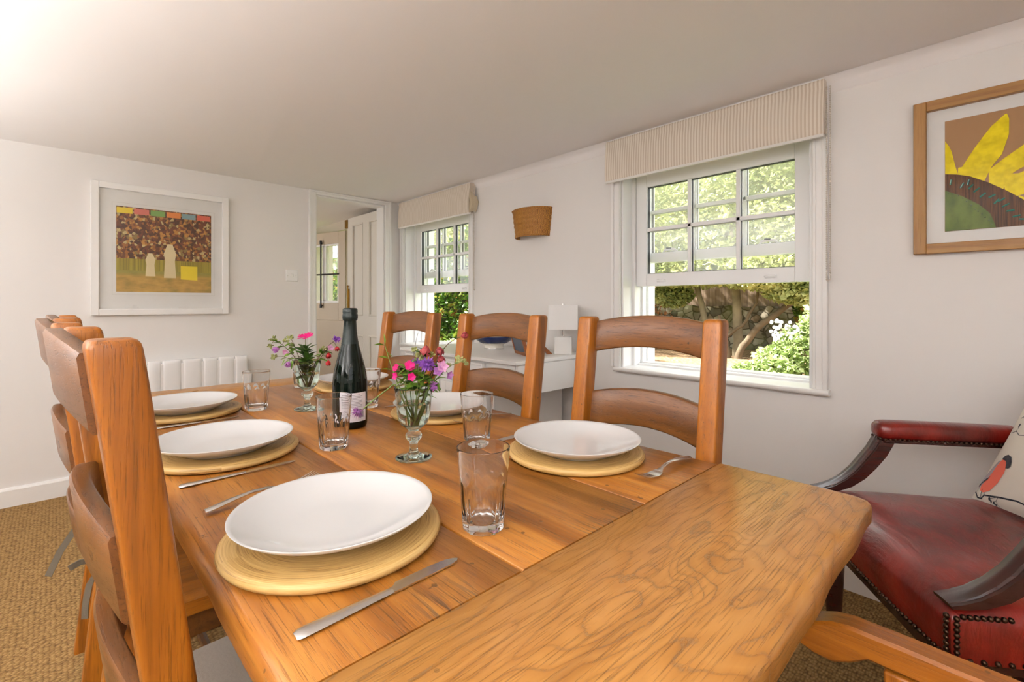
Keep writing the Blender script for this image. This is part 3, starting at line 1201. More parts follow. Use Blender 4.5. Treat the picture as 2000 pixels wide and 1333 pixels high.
def make_chair(label, arms=False, pad=False):
    root = thing('ladder_back_chair', label, 'chair', (0, 0, 0), 0, None)
    hw = 0.200
    for s in (-1, 1):
        a, b = sorted((s * (hw - 0.044), s * hw))
        make_post(a, b).build('back_post', M_POST, root, angle=36)
    for (ze, zm, he, hm) in ((1.041, 1.060, 0.084, 0.082), (0.849, 0.870, 0.096, 0.092), (0.665, 0.684, 0.092, 0.088)):
        make_rail(ze, zm, he, hm).build('rail', M_RAIL, root, angle=60)
    # solid seat, slightly dished, front corners rounded
    m = MB()

    def fn(u, w):
        x = -0.205 + 0.42 * w
        y = (-1 + 2 * u) * (0.198 + 0.022 * w)
        z = 0.462 - 0.010 * (1 - (2 * u - 1) ** 2) * math.sin(PI * min(1, w * 1.1))
        return (x, y, z)
    top = [[fn(i / 10, j / 8) for i in range(11)] for j in range(9)]
    m.grid(fn, 10, 8)
    loop = top[0] + [top[j][10] for j in range(1, 9)] + list(reversed(top[8]))[1:] + [top[j][0] for j in range(7, 0, -1)]
    nb = len(loop)
    m.add(loop + [(p[0], p[1], 0.432) for p in loop], [(k, (k + 1) % nb, nb + (k + 1) % nb, nb + k) for k in range(nb)] +
          [tuple(nb + k for k in range(nb))])
    m.build('seat', M_SEATWOOD, root, angle=50)
    for s in (-1, 1):
        m = MB()
        y = s * 0.178
        m.loft([[(0.165 - w, y - w, z), (0.165 + w, y - w, z), (0.165 + w, y + w, z), (0.165 - w, y + w, z)] for z, w in ((0.0, 0.017), (0.25, 0.021), (0.436, 0.023))])
        m.build('leg', M_POST, root, bevel=0.004)
    m = MB()
    for s in (-1, 1):
        m.box(-0.180, 0.145, s * 0.178 - 0.011, s * 0.178 + 0.011, 0.375, 0.432)
    m.box(0.150, 0.172, -0.158, 0.158, 0.375, 0.432)
    m.box(-0.222, -0.196, -0.158, 0.158, 0.375, 0.432)
    m.build('seat_rail', M_RAIL, root, bevel=0.002)
    m = MB()
    for s in (-1, 1):
        m.tube([(-0.20, s * 0.178, 0.17), (0.16, s * 0.178, 0.17)], 0.011, 8)
    m.tube([(0.0, -0.178, 0.17), (0.0, 0.178, 0.17)], 0.011, 8)
    m.build('stretcher', M_RAIL, root)
    if pad:
        m = MB()

        def pf(u, w):
            x = -0.19 + 0.38 * w
            y = (-1 + 2 * u) * 0.185
            e = min(u, 1 - u, w, 1 - w) * 2
            return (x, y, 0.466 + 0.030 * min(1, e * 6) ** 0.5 + 0.006 * e)
        m.grid(pf, 24, 24)
        m.box(-0.186, 0.186, -0.181, 0.181, 0.4605, 0.470)
        m.build('seat_pad', M_PAD, root, angle=60)
    return root


CG = 'ladder-back oak chairs around the table'
chairL = make_chair('nearest ladder-back oak chair on the left side of the table, seen edge-on', pad=True)
chairL['group'] = CG
chairL.location = (0.311, 0.815, 0)
chairL.rotation_euler = (0, 0, math.radians(2))
dup(chairL, (0.290, 1.400, 0), 0.0, 'oak ladder-back chair on the left just behind the nearest left chair', CG)
dup(chairL, (0.300, 1.846, 0), 0.0, 'farthest left oak chair, mostly hidden by the two chairs before it', CG)

chairR = make_chair('ladder-back oak chair in front of the near window, right side of table')
chairR['group'] = CG
chairR.location = (0.803, 0.640, 0)
chairR.rotation_euler = (0, 0, PI)
dup(chairR, (0.803, 1.190, 0), PI, 'ladder-back oak chair in front of the blue bowl, middle of the right side', CG)
dup(chairR, (0.803, 1.752, 0), PI, 'ladder-back oak chair in front of the far window beside the open door', CG)

# tape ties of the seat pads hanging out behind the middle left chair
mid_left = [o for o in bpy.data.objects if o.get('label', '').startswith('oak ladder-back chair on the left just behind')][0]


for _c in [o for o in bpy.data.objects if o.parent and o.name.startswith('seat_pad') and o.parent is not chairL]:
    bpy.data.objects.remove(_c, do_unlink=True)


def ribbon(pts, w, name='pad_tie', parent=None):
    m = MB()
    loops = []
    P = [Vector(p) for p in pts]
    for i, p in enumerate(P):
        t_ = (P[min(i + 1, len(P) - 1)] - P[max(i - 1, 0)]).normalized()
        s = t_.cross(Vector((0.5, 1, 0.2))).normalized()
        nn = s.cross(t_).normalized() * 0.0012
        loops.append([p + s * w + nn, p - s * w + nn, p - s * w - nn, p + s * w - nn])
    m.loft(loops)
    return m.build(name, M_STRAP, parent, angle=60)


ribbon([(-0.19, 0.10, 0.505), (-0.235, 0.11, 0.565), (-0.262, 0.11, 0.560), (-0.285, 0.10, 0.525), (-0.305, 0.10, 0.475)], 0.0065, parent=mid_left)
ribbon([(-0.19, -0.02, 0.49), (-0.232, -0.02, 0.532), (-0.255, -0.02, 0.535), (-0.272, -0.02, 0.528)], 0.0065, parent=mid_left)
ribbon([(-0.19, -0.02, 0.49), (-0.225, -0.02, 0.510), (-0.240, -0.02, 0.48), (-0.246, -0.02, 0.44), (-0.247, -0.02, 0.41)], 0.006, parent=mid_left)

# carver at the near end of the table
carver = make_chair('oak carver armchair under the near table end, only one arm showing')
carver['group'] = CG
carver.name = 'carver_chair'
carver.location = (0.562, -0.075, 0)
carver.rotation_euler = (0, 0, PI / 2)
for s in (-1, 1):
    m = MB()
    n = 26
    loops = []
    for i in range(n + 1):
        u = i / n
        x = -0.245 + 0.535 * u
        z = 0.650 - 0.004 * math.sin(PI * u)
        th = 0.036
        w = 0.0185 + 0.001 * u
        dz = 0.002 * mnoise.noise(Vector((x * 14, s, 2)))
        if u > 0.86:
            q = (u - 0.86) / 0.14
            th = 0.036 + 0.022 * math.sin(PI * min(1, q * 0.75 + 0.1)) * (1 - 0.55 * q ** 3)
            z -= 0.028 * q ** 2.2
            th *= (1 - 0.35 * q ** 4)
        yc = s * 0.238 + s * 0.004 * math.sin(PI * u)
        c_ = 0.004
        loops.append([(x, yc - w, z - c_ + dz), (x, yc - w + c_, z + dz), (x, yc + w - c_, z + dz), (x, yc + w, z - c_ + dz), (x, yc + w, z - th + c_),
                      (x, yc + w - c_, z - th), (x, yc - w + c_, z - th), (x, yc - w, z - th + c_)])
    m.loft(loops)
    m.build('arm', M_ARM, carver, angle=32)
    m = MB()
    yy = s * 0.236
    m.loft([[(xc - w, yy - 0.017, z), (xc + w, yy - 0.017, z), (xc + w, yy + 0.017, z), (xc - w, yy + 0.017, z)]
            for z, xc, w in ((0.35, 0.150, 0.027), (0.45, 0.158, 0.026), (0.61, 0.172, 0.019))])
    m.build('arm_support', M_POST, carver, bevel=0.003)
#@@NEXT
# ================================================================== PLACE SETTINGS
def make_mat(label):
    m = MB()
    m.lathe([(0, 0.0005), (0.138, 0.0005), (0.145, 0.003), (0.1475, 0.008), (0.146, 0.0125), (0.141, 0.0150), (0.134, 0.0148), (0.09, 0.0135), (0, 0.0132)], 96)
    o = m.build('place_mat', M_BAMBOO, angle=60)
    return tag(o, label, 'place mat', 'round coiled bamboo place mats')


def make_plate(label):
    m = MB()
    m.lathe([(0, 0.0035), (0.055, 0.0035), (0.0745, 0.003), (0.0755, 0.0005), (0.079, 0.0005), (0.082, 0.004), (0.105, 0.0125), (0.128, 0.0235),
             (0.1348, 0.0288), (0.1358, 0.0305), (0.1345, 0.0312), (0.129, 0.0282), (0.108, 0.0180), (0.085, 0.0105), (0.055, 0.0078), (0, 0.0072)], 128)
    o = m.build('dinner_plate', M_CHINA, angle=70)
    return tag(o, label, 'plate', 'white dinner plates')


SET = [('near left', 0.287, 0.664), ('mid left', 0.270, 1.200), ('far left', 0.279, 1.715), ('near right', 0.822, 0.660), ('mid right', 0.835, 1.185), ('far right', 0.850, 1.795)]
MATL = ['bamboo place mat under the nearest plate, at the front left of the table', 'bamboo place mat at the middle place on the left side of the table',
        'bamboo place mat at the far place on the left side of the table', 'bamboo place mat on the right side beside the upturned fork',
        'bamboo place mat at the middle place on the right side, behind the near goblet', 'bamboo place mat at the far place on the right side, half hidden by the bottle']
PLL = ['large white plate nearest the camera on the left of the table', 'white dinner plate at the middle place on the left side',
       'white dinner plate at the far place on the left side, beside a tumbler', 'white dinner plate at the near place on the right side',
       'white dinner plate at the middle place on the right, seen through the near goblet', 'white dinner plate at the far right place, behind the dark bottle']
mat0 = make_mat(MATL[0])
plate0 = make_plate(PLL[0])
OFFS = [(0.001, 0.003), (-0.004, -0.010), (-0.003, -0.012), (-0.006, -0.008), (-0.014, -0.016), (-0.003, 0.004)]
for i, (nm, x, y) in enumerate(SET):
    mm = mat0 if i == 0 else mat0.copy()
    pp = plate0 if i == 0 else plate0.copy()
    if i:
        COL.objects.link(mm)
        COL.objects.link(pp)
        mm['label'] = MATL[i]
        pp['label'] = PLL[i]
    mm.location = (x, y, TZ)
    mm.rotation_euler = (0, 0, i * 1.3)
    pp.location = (x + OFFS[i][0], y + OFFS[i][1], TZ + 0.0134)

# ---------------------------------------------------------------- tumblers
def make_tumbler(label):
    NF = 10
    H = 0.120

    def outer(r, a, z):
        s = (a / (2 * PI) * NF) % 1.0 - 0.5
        arch = 0.074 - 0.016 * (2 * s) ** 2 * 1.0
        blend = max(0.0, min(1.0, (arch - z) / 0.004))
        half = PI / NF
        flat = r * math.cos(half) / math.cos(s * 2 * half) + 0.0004
        return r + (flat - r) * blend
    prof = []
    zs = [0.0, 0.002, 0.006, 0.012, 0.02, 0.03, 0.04, 0.05, 0.054, 0.057, 0.060, 0.063, 0.066, 0.068, 0.070, 0.072, 0.074, 0.077, 0.085, 0.095, 0.105, 0.114, 0.118]
    for z in zs:
        r = 0.0300 + 0.0095 * (z / H) ** 1.0
        if z < 0.002:
            r -= 0.0015
        prof.append((r, z))
    m = MB()
    n = 120
    out = [(0, 0.0015), (0.020, 0.0012)] + prof + [(0.0393, 0.1195), (0.0385, 0.1200), (0.0376, 0.1195)]
    inn = [(0.0370, 0.115), (0.0362, 0.10), (0.0352, 0.085), (0.0340, 0.07), (0.0322, 0.05), (0.0300, 0.03), (0.0272, 0.018), (0.0255, 0.0145), (0.022, 0.0128), (0.010, 0.0124),
           (0, 0.0124)]
    m.lathe(out + inn, n, fr=lambda r, a, z: outer(r, a, z) if (r > 0.027 and z < 0.1185 and any(abs(r - p[0]) < 1e-9 and abs(z - p[1]) < 1e-9 for p in prof)) else r)
    o = m.build('tumbler', M_GLASS, angle=35)
    return tag(o, label, 'glass', 'faceted clear glass tumblers')


TUM = [(0.455, 0.538, 'largest clear tumbler in front, right of the nearest plate'),
       (0.459, 1.073, 'clear faceted tumbler standing in front of the dark bottle'),
       (0.712, 0.866, 'clear faceted tumbler just behind the front tumbler'),
       (0.450, 1.628, 'clear faceted tumbler between the far left plate and the far goblet'),
       (0.722, 1.425, 'clear tumbler half hidden behind the right of the dark bottle'),
       (0.704, 1.945, 'clear tumbler farthest away, seen through the far goblet of flowers')]
tum0 = make_tumbler(TUM[0][2])
for i, (x, y, lb) in enumerate(TUM):
    o = tum0 if i == 0 else tum0.copy()
    if i:
        COL.objects.link(o)
        o['label'] = lb
    o.location = (x, y, TZ + 0.0003)
    o.rotation_euler = (0, 0, 0.2 + i * 0.7)

# ---------------------------------------------------------------- bottle
bot = thing('sparkling_wine_bottle', 'dark green sparkling wine bottle with foiled neck and white back label', 'bottle', (0.571, 1.231, TZ + 0.0003))
m = MB()
m.lathe([(0, 0.012), (0.028, 0.006), (0.038, 0.0), (0.0435, 0.003), (0.0450, 0.012), (0.0452, 0.060), (0.0450, 0.118), (0.0425, 0.142), (0.0365, 0.170), (0.0285, 0.200), (0.0225, 0.222),
         (0.0188, 0.240), (0.0165, 0.262), (0.0152, 0.290), (0.0150, 0.300), (0, 0.301)], 64)
m.build('bottle_glass', M_BOTTLE, bot, angle=80)
m = MB()
m.lathe([(0.0228, 0.2228), (0.0195, 0.240), (0.0174, 0.262), (0.0162, 0.284), (0.0184, 0.286), (0.0198, 0.292), (0.0196, 0.300), (0.0184, 0.304), (0.0190, 0.308), (0.0186, 0.3155),
         (0.016, 0.3185), (0, 0.319)], 40, fr=lambda r, a, z: r * (1 + (0.035 * math.sin(a * 9 + z * 60) * (1 if 0.285 < z < 0.317 else 0.15))))
m.build('foil', M_FOIL, bot, angle=50)


def wrap(m, a0, a1, z0, z1, r, n=12):
    vv = []
    for i in range(n + 1):
        a = a0 + (a1 - a0) * i / n
        for z in (z0, z1):
            vv.append((r * math.cos(a), r * math.sin(a), z))
    m.add(vv, [(2 * i, 2 * i + 2, 2 * i + 3, 2 * i + 1) for i in range(n)])


m = MB()
ac = math.radians(-101)      # label faces the camera, slightly to its right
wrap(m, ac - 0.80, ac + 0.80, 0.020, 0.096, 0.0455, 24)
lab = m.build('back_label', M_LABEL, bot, fix=False)
m = MB()
for k in range(9):
    wrap(m, ac - 0.66, ac + (0.50 if k % 3 else 0.34), 0.0905 - k * 0.0038, 0.0905 - k * 0.0038 - 0.0010, 0.04575, 14)
for k in range(4):
    wrap(m, ac - 0.66, ac - 0.10 - 0.08 * (k % 2), 0.052 - k * 0.0045, 0.052 - k * 0.0045 - 0.0011, 0.04575, 10)
m.build('label_text', M_INK, lab, fix=False, smooth=False)
m = MB()
rnd = random.Random(3)
a = ac + 0.24
while a < ac + 0.60:
    w = rnd.choice([0.006, 0.010, 0.016])
    wrap(m, a, a + w, 0.030, 0.046, 0.04575, 1)
    a += w + rnd.choice([0.008, 0.012])
m.build('barcode', M_INKDARK, lab, fix=False, smooth=False)


# ---------------------------------------------------------------- cutlery
def make_knife(label):
    root = thing('dinner_knife', label, 'knife', (0, 0, 0), 0, 'steel dinner knives')
    m = MB()
    L = []
    for x, w, h in ((0.0, 0.0062, 0.0030), (0.004, 0.0088, 0.0044), (0.012, 0.0094, 0.0050), (0.05, 0.0080, 0.0046), (0.09, 0.0064, 0.0042), (0.108, 0.0060, 0.0040)):
        L.append([(x, w * math.cos(t_), h / 2 + h / 2 * math.sin(t_) * (1.0)) for t_ in [2 * PI * k / 14 for k in range(14)]])
    m.loft(L)
    m.build('handle', M_STEEL, root, angle=50)
    m = MB()
    st = [(0.106, -0.0056, 0.0058), (0.113, -0.0062, 0.0066), (0.119, -0.0062, 0.0118), (0.14, -0.0060, 0.0122), (0.17, -0.0058, 0.0120), (0.19, -0.0050, 0.0100), (0.200, -0.0030, 0.0062),
          (0.2035, 0.0006, 0.0030)]
    m.loft([[(x, a_, 0.0028), (x, b_, 0.0020), (x, b_, 0.0012), (x, a_, 0.0008)] for x, a_, b_ in st])
    m.build('blade', M_STEEL, root, angle=30)
    return root


def make_fork(label):
    root = thing('dinner_fork', label, 'fork', (0, 0, 0), 0, 'steel dinner forks')
    m = MB()
    st = [(0.0, 0.0050, 0.0060), (0.004, 0.0080, 0.0062), (0.014, 0.0088, 0.0072), (0.04, 0.0074, 0.0110), (0.07, 0.0050, 0.0135), (0.095, 0.0034, 0.0128), (0.112, 0.0036, 0.0085), (0.122, 0.0080, 0.0050)]
    m.loft([[(x, -w, z - 0.001), (x, -w, z + 0.0008), (x, -w * .5, z + 0.0019), (x, w * .5, z + 0.0019), (x, w, z + 0.0008), (x, w, z - 0.001)] for x, w, z in st])
    m.build('handle', M_STEEL, root, angle=60)
    m = MB()
    st = [(0.121, 0.0074, 0.0052), (0.128, 0.0112, 0.0032), (0.137, 0.0122, 0.0022), (0.147, 0.0122, 0.0024)]
    m.loft([[(x, -w, z), (x, -w, z + 0.0016), (x, w, z + 0.0016), (x, w, z)] for x, w, z in st])
    for k in range(4):
        yy = -0.0102 + k * 0.0068
        m.loft([[(x, yy - w, z), (x, yy - w, z + 0.0014), (x, yy + w, z + 0.0014), (x, yy + w, z)] for x, w, z in
                ((0.1465, 0.0020, 0.0025), (0.165, 0.0017, 0.0052), (0.182, 0.0012, 0.0098), (0.190, 0.0006, 0.0124))])
    m.build('tines', M_STEEL, root, angle=50)
    return root


KN = [(0.169, 0.487, 0.02, 'steel dinner knife lying in front of the nearest place mat'),
      (0.157, 1.029, 0.01, 'steel dinner knife between the nearest and the middle left place mats'),
      (0.180, 1.553, 0.0, 'steel dinner knife between the middle and the far left place mats'),
      (0.958, 0.848, PI - 0.02, 'steel dinner knife mostly hidden behind the near right plate'),
      (0.955, 1.372, PI - 0.02, 'steel dinner knife beyond the middle right plate, left of the near goblet')]
kn0 = make_knife(KN[0][3])
for i, (x, y, rz, lb) in enumerate(KN):
    if i == 0:
        kn0.location = (x, y, TZ + 0.0003)
        kn0.rotation_euler = (0, 0, rz)
    else:
        dup(kn0, (x, y, TZ + 0.0003), rz, lb, 'steel dinner knives')
FK = [(0.166, 0.868, 0.19, 'steel dinner fork behind the nearest plate, handle and tine tips showing'),
      (0.967, 0.470, PI - 0.02, 'steel dinner fork lying tines up beside the near right place mat'),
      (0.966, 1.016, PI - 0.16, 'steel dinner fork behind the middle tumbler in front of the middle right plate')]
fk0 = make_fork(FK[0][3])
for i, (x, y, rz, lb) in enumerate(FK):
    if i == 0:
        fk0.location = (x, y, TZ + 0.0003)
        fk0.rotation_euler = (0, 0, rz)
    else:
        dup(fk0, (x, y, TZ + 0.0003), rz, lb, 'steel dinner forks')


# ---------------------------------------------------------------- goblets with flowers
def make_goblet(label):
    root = thing('glass_goblet', label, 'goblet', (0, 0, 0), 0, 'recycled glass goblets used as vases')
    m = MB()
    m.lathe([(0, 0.003), (0.012, 0.0028), (0.030, 0.0012), (0.0378, 0.0006), (0.0388, 0.0022), (0.0380, 0.0042), (0.030, 0.0062), (0.016, 0.0095), (0.0100, 0.0135), (0.0086, 0.020), (0.0084, 0.030),
             (0.0098, 0.036), (0.0145, 0.0405), (0.0176, 0.0455), (0.0178, 0.0500), (0.0150, 0.0545), (0.0108, 0.0575), (0.0112, 0.0605), (0.0185, 0.0660), (0.0290, 0.0760), (0.0335, 0.0880), (0.0352, 0.102),
             (0.0368, 0.120), (0.0392, 0.140), (0.0408, 0.1515), (0.0405, 0.1530), (0.0395, 0.1530), (0.0384, 0.1500), (0.0366, 0.136), (0.0342, 0.116), (0.0322, 0.098), (0.0296, 0.084), (0.0230, 0.0735),
             (0.0120, 0.0680), (0, 0.0665)], 72)
    m.build('goblet_glass', M_GREENGLASS, root, angle=70)
    m = MB()
    m.lathe([(0, 0.0668), (0.0122, 0.0683), (0.0232, 0.0738), (0.0298, 0.0843), (0.0324, 0.0983), (0.0344, 0.1163), (0.0340, 0.1180), (0, 0.1180)], 48)
    m.build('water', M_WATER, root, angle=40)
    return root


GN = (0.552, 0.883)
GF = (0.566, 1.521)
gob0 = make_goblet('greenish glass goblet of mixed flowers standing before the bottle, nearer of the two')
gob0.location = (*GN, TZ + 0.0002)
dup(gob0, (*GF, TZ + 0.0002), 0.4, 'greenish glass goblet of flowers behind the bottle, farther of the two', 'recycled glass goblets used as vases')

CR = Vector((math.cos(-math.radians(43.662)), math.sin(-math.radians(43.662)), 0))      # right, as the flowers were arranged
CF = Vector((math.sin(math.radians(43.662)), math.cos(math.radians(43.662)), 0))


def arrp(base, r, z, d=0.0):
    return Vector((base[0], base[1], TZ)) + CR * r + CF * d + Vector((0, 0, z))


def leaf_mesh(m, p, direction, length, width, droop=0.2, twist=0.0):
    d = Vector(direction).normalized()
    s = d.cross(Vector((0, 0, 1)))
    if s.length < 1e-3:
        s = Vector((1, 0, 0))
    s.normalize()
    s = Matrix.Rotation(twist, 3, d) @ s
    n = s.cross(d)
    rows = []
    for u, w in ((0, 0.06), (0.2, 0.7), (0.45, 1.0), (0.75, 0.6), (1.0, 0.03)):
        c = Vector(p) + d * length * u - Vector((0, 0, 1)) * droop * length * u * u
        rows.append([c - s * width * w * 0.5 + n * width * 0.12 * w, c, c + s * width * w * 0.5 + n * width * 0.12 * w])
    v = [q for r_ in rows for q in r_]
    f = []
    for i in range(4):
        for k in range(2):
            f.append((i * 3 + k, i * 3 + k + 1, i * 3 + 3 + k + 1, i * 3 + 3 + k))
    m.add(v, f)


def bloom_mesh(m, p, axis, kind, size, rnd):
    ax = Vector(axis).normalized()
    M = Matrix.Translation(Vector(p)) @ ax.to_track_quat('Z', 'Y').to_matrix().to_4x4()
    if kind == 'flat':          # open pink: fringed rays
        for k in range(16):
            a = 2 * PI * k / 16 + rnd.uniform(-.1, .1)
            L = size * rnd.uniform(0.85, 1.1)
            w = size * 0.42
            z1 = size * rnd.uniform(0.1, 0.3)
            d = Vector((math.cos(a), math.sin(a), 0))
            s = Vector((-math.sin(a), math.cos(a), 0))
            m.add([(0, 0, 0), d * L * 0.6 - s * w * 0.35 + Vector((0, 0, z1 * .6)), d * L + Vector((0, 0, z1)) - s * w * .3, d * L * .93 + Vector((0, 0, z1)), d * L + Vector((0, 0, z1)) + s * w * .3,
                   d * L * 0.6 + s * w * 0.35 + Vector((0, 0, z1 * .6))], [(0, 1, 2, 3, 4, 5)], M)
    elif kind == 'pom':         # scabious / chive: a ball of narrow petals
        for k in range(70):
            th = math.acos(1 - 1.5 * rnd.random())
            a = rnd.uniform(0, 2 * PI)
            d = Vector((math.sin(th) * math.cos(a), math.sin(th) * math.sin(a), math.cos(th)))
            s = d.orthogonal().normalized() * size * 0.13
            L = size * rnd.uniform(0.8, 1.1)
            m.add([d * L * 0.15, d * L * 0.6 - s, d * L, d * L * 0.6 + s], [(0, 1, 2, 3)], M)
        m.ball((0, 0, 0), size * 0.35, 8, 6, M=M)
    elif kind == 'bell':        # nodding cup
        for k in range(6):
            a0 = 2 * PI * k / 6
            pts = []
            for u, r_, w in ((0, 0.15, .3), (0.4, 0.55, .55), (0.8, 0.6, .5), (1.0, 0.5, .15)):
                d = Vector((math.cos(a0), math.sin(a0), 0))
                s = Vector((-math.sin(a0), math.cos(a0), 0))
                pts.append((d * r_ * size - s * w * size * .6 + Vector((0, 0, u * size * 1.3)), d * r_ * size * 1.1 + Vector((0, 0, u * size * 1.3)),
                            d * r_ * size + s * w * size * .6 + Vector((0, 0, u * size * 1.3))))
            v = [q for r_ in pts for q in r_]
            m.add(v, [(i * 3 + k2, i * 3 + k2 + 1, i * 3 + k2 + 4, i * 3 + k2 + 3) for i in range(3) for k2 in range(2)], M)
        m.ball((0, 0, size * 0.35), size * 0.42, 8, 6, M=M)
    elif kind == 'cup':         # five-petalled
        for k in range(5):
            a0 = 2 * PI * k / 5
            d = Vector((math.cos(a0), math.sin(a0), 0))
            s = Vector((-math.sin(a0), math.cos(a0), 0))
            m.add([(0, 0, 0), d * size * .6 - s * size * .42 + Vector((0, 0, size * .4)), d * size * 1.0 + Vector((0, 0, size * .55)), d * size * .6 + s * size * .42 + Vector((0, 0, size * .4))], [(0, 1, 2, 3)], M)
    elif kind == 'seed':        # small green heads
        for k in range(14):
            d = Vector((rnd.uniform(-1, 1), rnd.uniform(-1, 1), rnd.uniform(-0.6, 1))).normalized()
            s = d.orthogonal().normalized() * size * 0.35
            m.add([d * size * .1, d * size * .6 - s, d * size * rnd.uniform(.8, 1.1), d * size * .6 + s], [(0, 1, 2, 3)], M)
        m.ball((0, 0, 0), size * .35, 8, 6, M=M)


def flower(base, label, pts, stemmat, blooms, leaves, group, r0=0.0016, r1=0.0008, leafmat_=None, seed=1, cat='flower'):
    """one cut stem: stem tube, its blooms and its leaves.  pts / positions are (right, height, depth)"""
    rnd = random.Random(seed)
    P = [arrp(base, *p) for p in pts]
    root = thing('cut_flower', label, cat, P[0], 0, group)
    off = Matrix.Translation(-P[0])
    # smooth the path a little
    Q = []
    for i in range(len(P) - 1):
        p0 = P[max(i - 1, 0)]
        p1, p2 = P[i], P[i + 1]
        p3 = P[min(i + 2, len(P) - 1)]
        for k in range(5):
            t_ = k / 5
            Q.append(0.5 * ((2 * p1) + (-p0 + p2) * t_ + (2 * p0 - 5 * p1 + 4 * p2 - p3) * t_ * t_ + (-p0 + 3 * p1 - 3 * p2 + p3) * t_ ** 3))
    Q.append(P[-1])
    m = MB()
    n = len(Q)
    m.tube([off @ q for q in Q], [r0 + (r1 - r0) * i / (n - 1) for i in range(n)], 6)
    for (p, ax, kind, size, mat, at) in blooms:
        b = arrp(base, *p)
        q = min(Q, key=lambda c: (c - b).length) if at is None else arrp(base, *at)
        if (q - b).length > 0.004:
            mid = (q + b) / 2 + Vector((0, 0, 0.004))
            m.tube([off @ q, off @ mid, off @ b], [r1, r1 * .9, r1 * .8], 5)
    m.build('stem', stemmat, root)
    for (p, ax, kind, size, mat, at) in blooms:
        k = MB()
        bloom_mesh(k, off @ arrp(base, *p), CR * ax[0] + Vector((0, 0, 1)) * ax[1] + CF * (ax[2] if len(ax) > 2 else -0.3), kind, size, rnd)
        k.build('bloom', mat, root, smooth=False, fix=False)
    for (p, dr, L, w) in leaves:
        k = MB()
        d = CR * dr[0] + Vector((0, 0, 1)) * dr[1] + CF * (dr[2] if len(dr) > 2 else rnd.uniform(-.4, .4))
        leaf_mesh(k, off @ arrp(base, *p), d, L, w, 0.15, rnd.uniform(-.6, .6))
        k.build('leaf', leafmat_ or M_LEAF, root, fix=False)
    return root


def rleaves(pts, n, L, w, seed, r0=0.3, r1=1.0):
    """leaves spread along a poly-line of (right, height, depth)"""
    rnd = random.Random(seed)
    out = []
    for i in range(n):
        u = r0 + (r1 - r0) * (i + rnd.random()) / n
        f = u * (len(pts) - 1)
        a = min(int(f), len(pts) - 2)
        f -= a
        p = tuple(pts[a][k] * (1 - f) + pts[a + 1][k] * f for k in range(3))
        an = rnd.uniform(0, 2 * PI)
        out.append((p, (math.cos(an), rnd.uniform(-.2, .8), math.sin(an) * .8), L * rnd.uniform(.7, 1.2), w * rnd.uniform(.7, 1.2)))
    return out


G1 = 'cut flowers in the near goblet'
pa = [(0.006, 0.075, 0.0), (-0.012, 0.12, -0.005), (-0.030, 0.158, -0.012), (-0.046, 0.205, -0.016), (-0.058, 0.245, -0.016)]
flower(GN, 'leafy green sprig leaning left out of the near goblet, no flower', pa, M_STEM, [], [
    ((-0.050, 0.215, -0.016), (-0.8, 0.25, 0), 0.022, 0.011), ((-0.058, 0.243, -0.016), (-0.9, 0.15, 0.1), 0.024, 0.010), ((-0.058, 0.243, -0.016), (-0.05, 1.0, -0.1), 0.030, 0.012),
    ((-0.053, 0.228, -0.016), (0.5, -0.3, -0.3), 0.018, 0.011), ((-0.040, 0.190, -0.015), (-1.0, 0.2, 0), 0.030, 0.012), ((-0.034, 0.175, -0.013), (0.7, 0.8, 0), 0.030, 0.014),
    ((-0.025, 0.160, -0.012), (0.6, 0.9, -0.4), 0.038, 0.015), ((-0.012, 0.120, -0.008), (0.9, 0.1, -0.5), 0.024, 0.014), ((-0.002, 0.092, -0.004), (-0.6, 0.1, -0.6), 0.020, 0.018)], G1, seed=2, cat='sprig')
pa = [(0.004, 0.072, 0.004), (0.016, 0.12, 0.008), (0.026, 0.155, 0.012), (0.046, 0.205, 0.018), (0.068, 0.240, 0.020), (0.096, 0.258, 0.02)]
flower(GN, 'dark pink bud on a long arching stem, rightmost in the near goblet', pa, M_STEMDARK, [((0.100, 0.259, 0.02), (0.9, 0.3), 'bell', 0.011, M_DUSKRED, None)],
       [((0.090, 0.256, .02), (.9, .0, -.3), 0.012, 0.006)], G1, seed=3)
pa = [(-0.004, 0.072, 0.0), (0.010, 0.13, 0.0), (0.022, 0.17, -0.004), (0.026, 0.215, -0.006), (0.029, 0.243, -0.008)]
flower(GN, 'dusky red nodding flower with dark centre, highest in the middle of the near goblet', pa, M_STEMDARK, [((0.029, 0.240, -0.008), (-0.2, -0.9), 'bell', 0.017, M_DUSKRED, None)],
       rleaves(pa, 6, 0.024, 0.010, 4), G1, seed=4, leafmat_=M_LEAFDARK)
pa = [(0.0, 0.072, 0.006), (0.020, 0.13, 0.012), (0.036, 0.17, 0.014), (0.048, 0.21, 0.014), (0.053, 0.238, 0.012)]
flower(GN, 'pair of dusky red nodding flowers right of centre in the near goblet', pa, M_STEMDARK, [((0.052, 0.236, 0.012), (0.2, -0.8), 'bell', 0.014, M_DUSKRED, None), ((0.055, 0.218, 0.004), (0.3, -0.6), 'bell', 0.013, M_DUSKRED, None)],
       rleaves(pa, 6, 0.022, 0.010, 5), G1, seed=5, leafmat_=M_LEAFDARK)
pa = [(0.002, 0.070, -0.006), (0.010, 0.12, -0.012), (0.020, 0.16, -0.018), (0.030, 0.200, -0.022)]
flower(GN, 'large purple pincushion flower in the middle of the near goblet', pa, M_STEM, [((0.032, 0.203, -0.024), (0.3, 0.5, -0.9), 'pom', 0.019, M_PURPLE, None), ((0.008, 0.208, -0.014), (-0.3, 0.7, -0.6), 'pom', 0.011, M_PURPLE, (0.018, 0.15, -0.016))],
       rleaves(pa, 8, 0.030, 0.013, 6, .5), G1, seed=6)
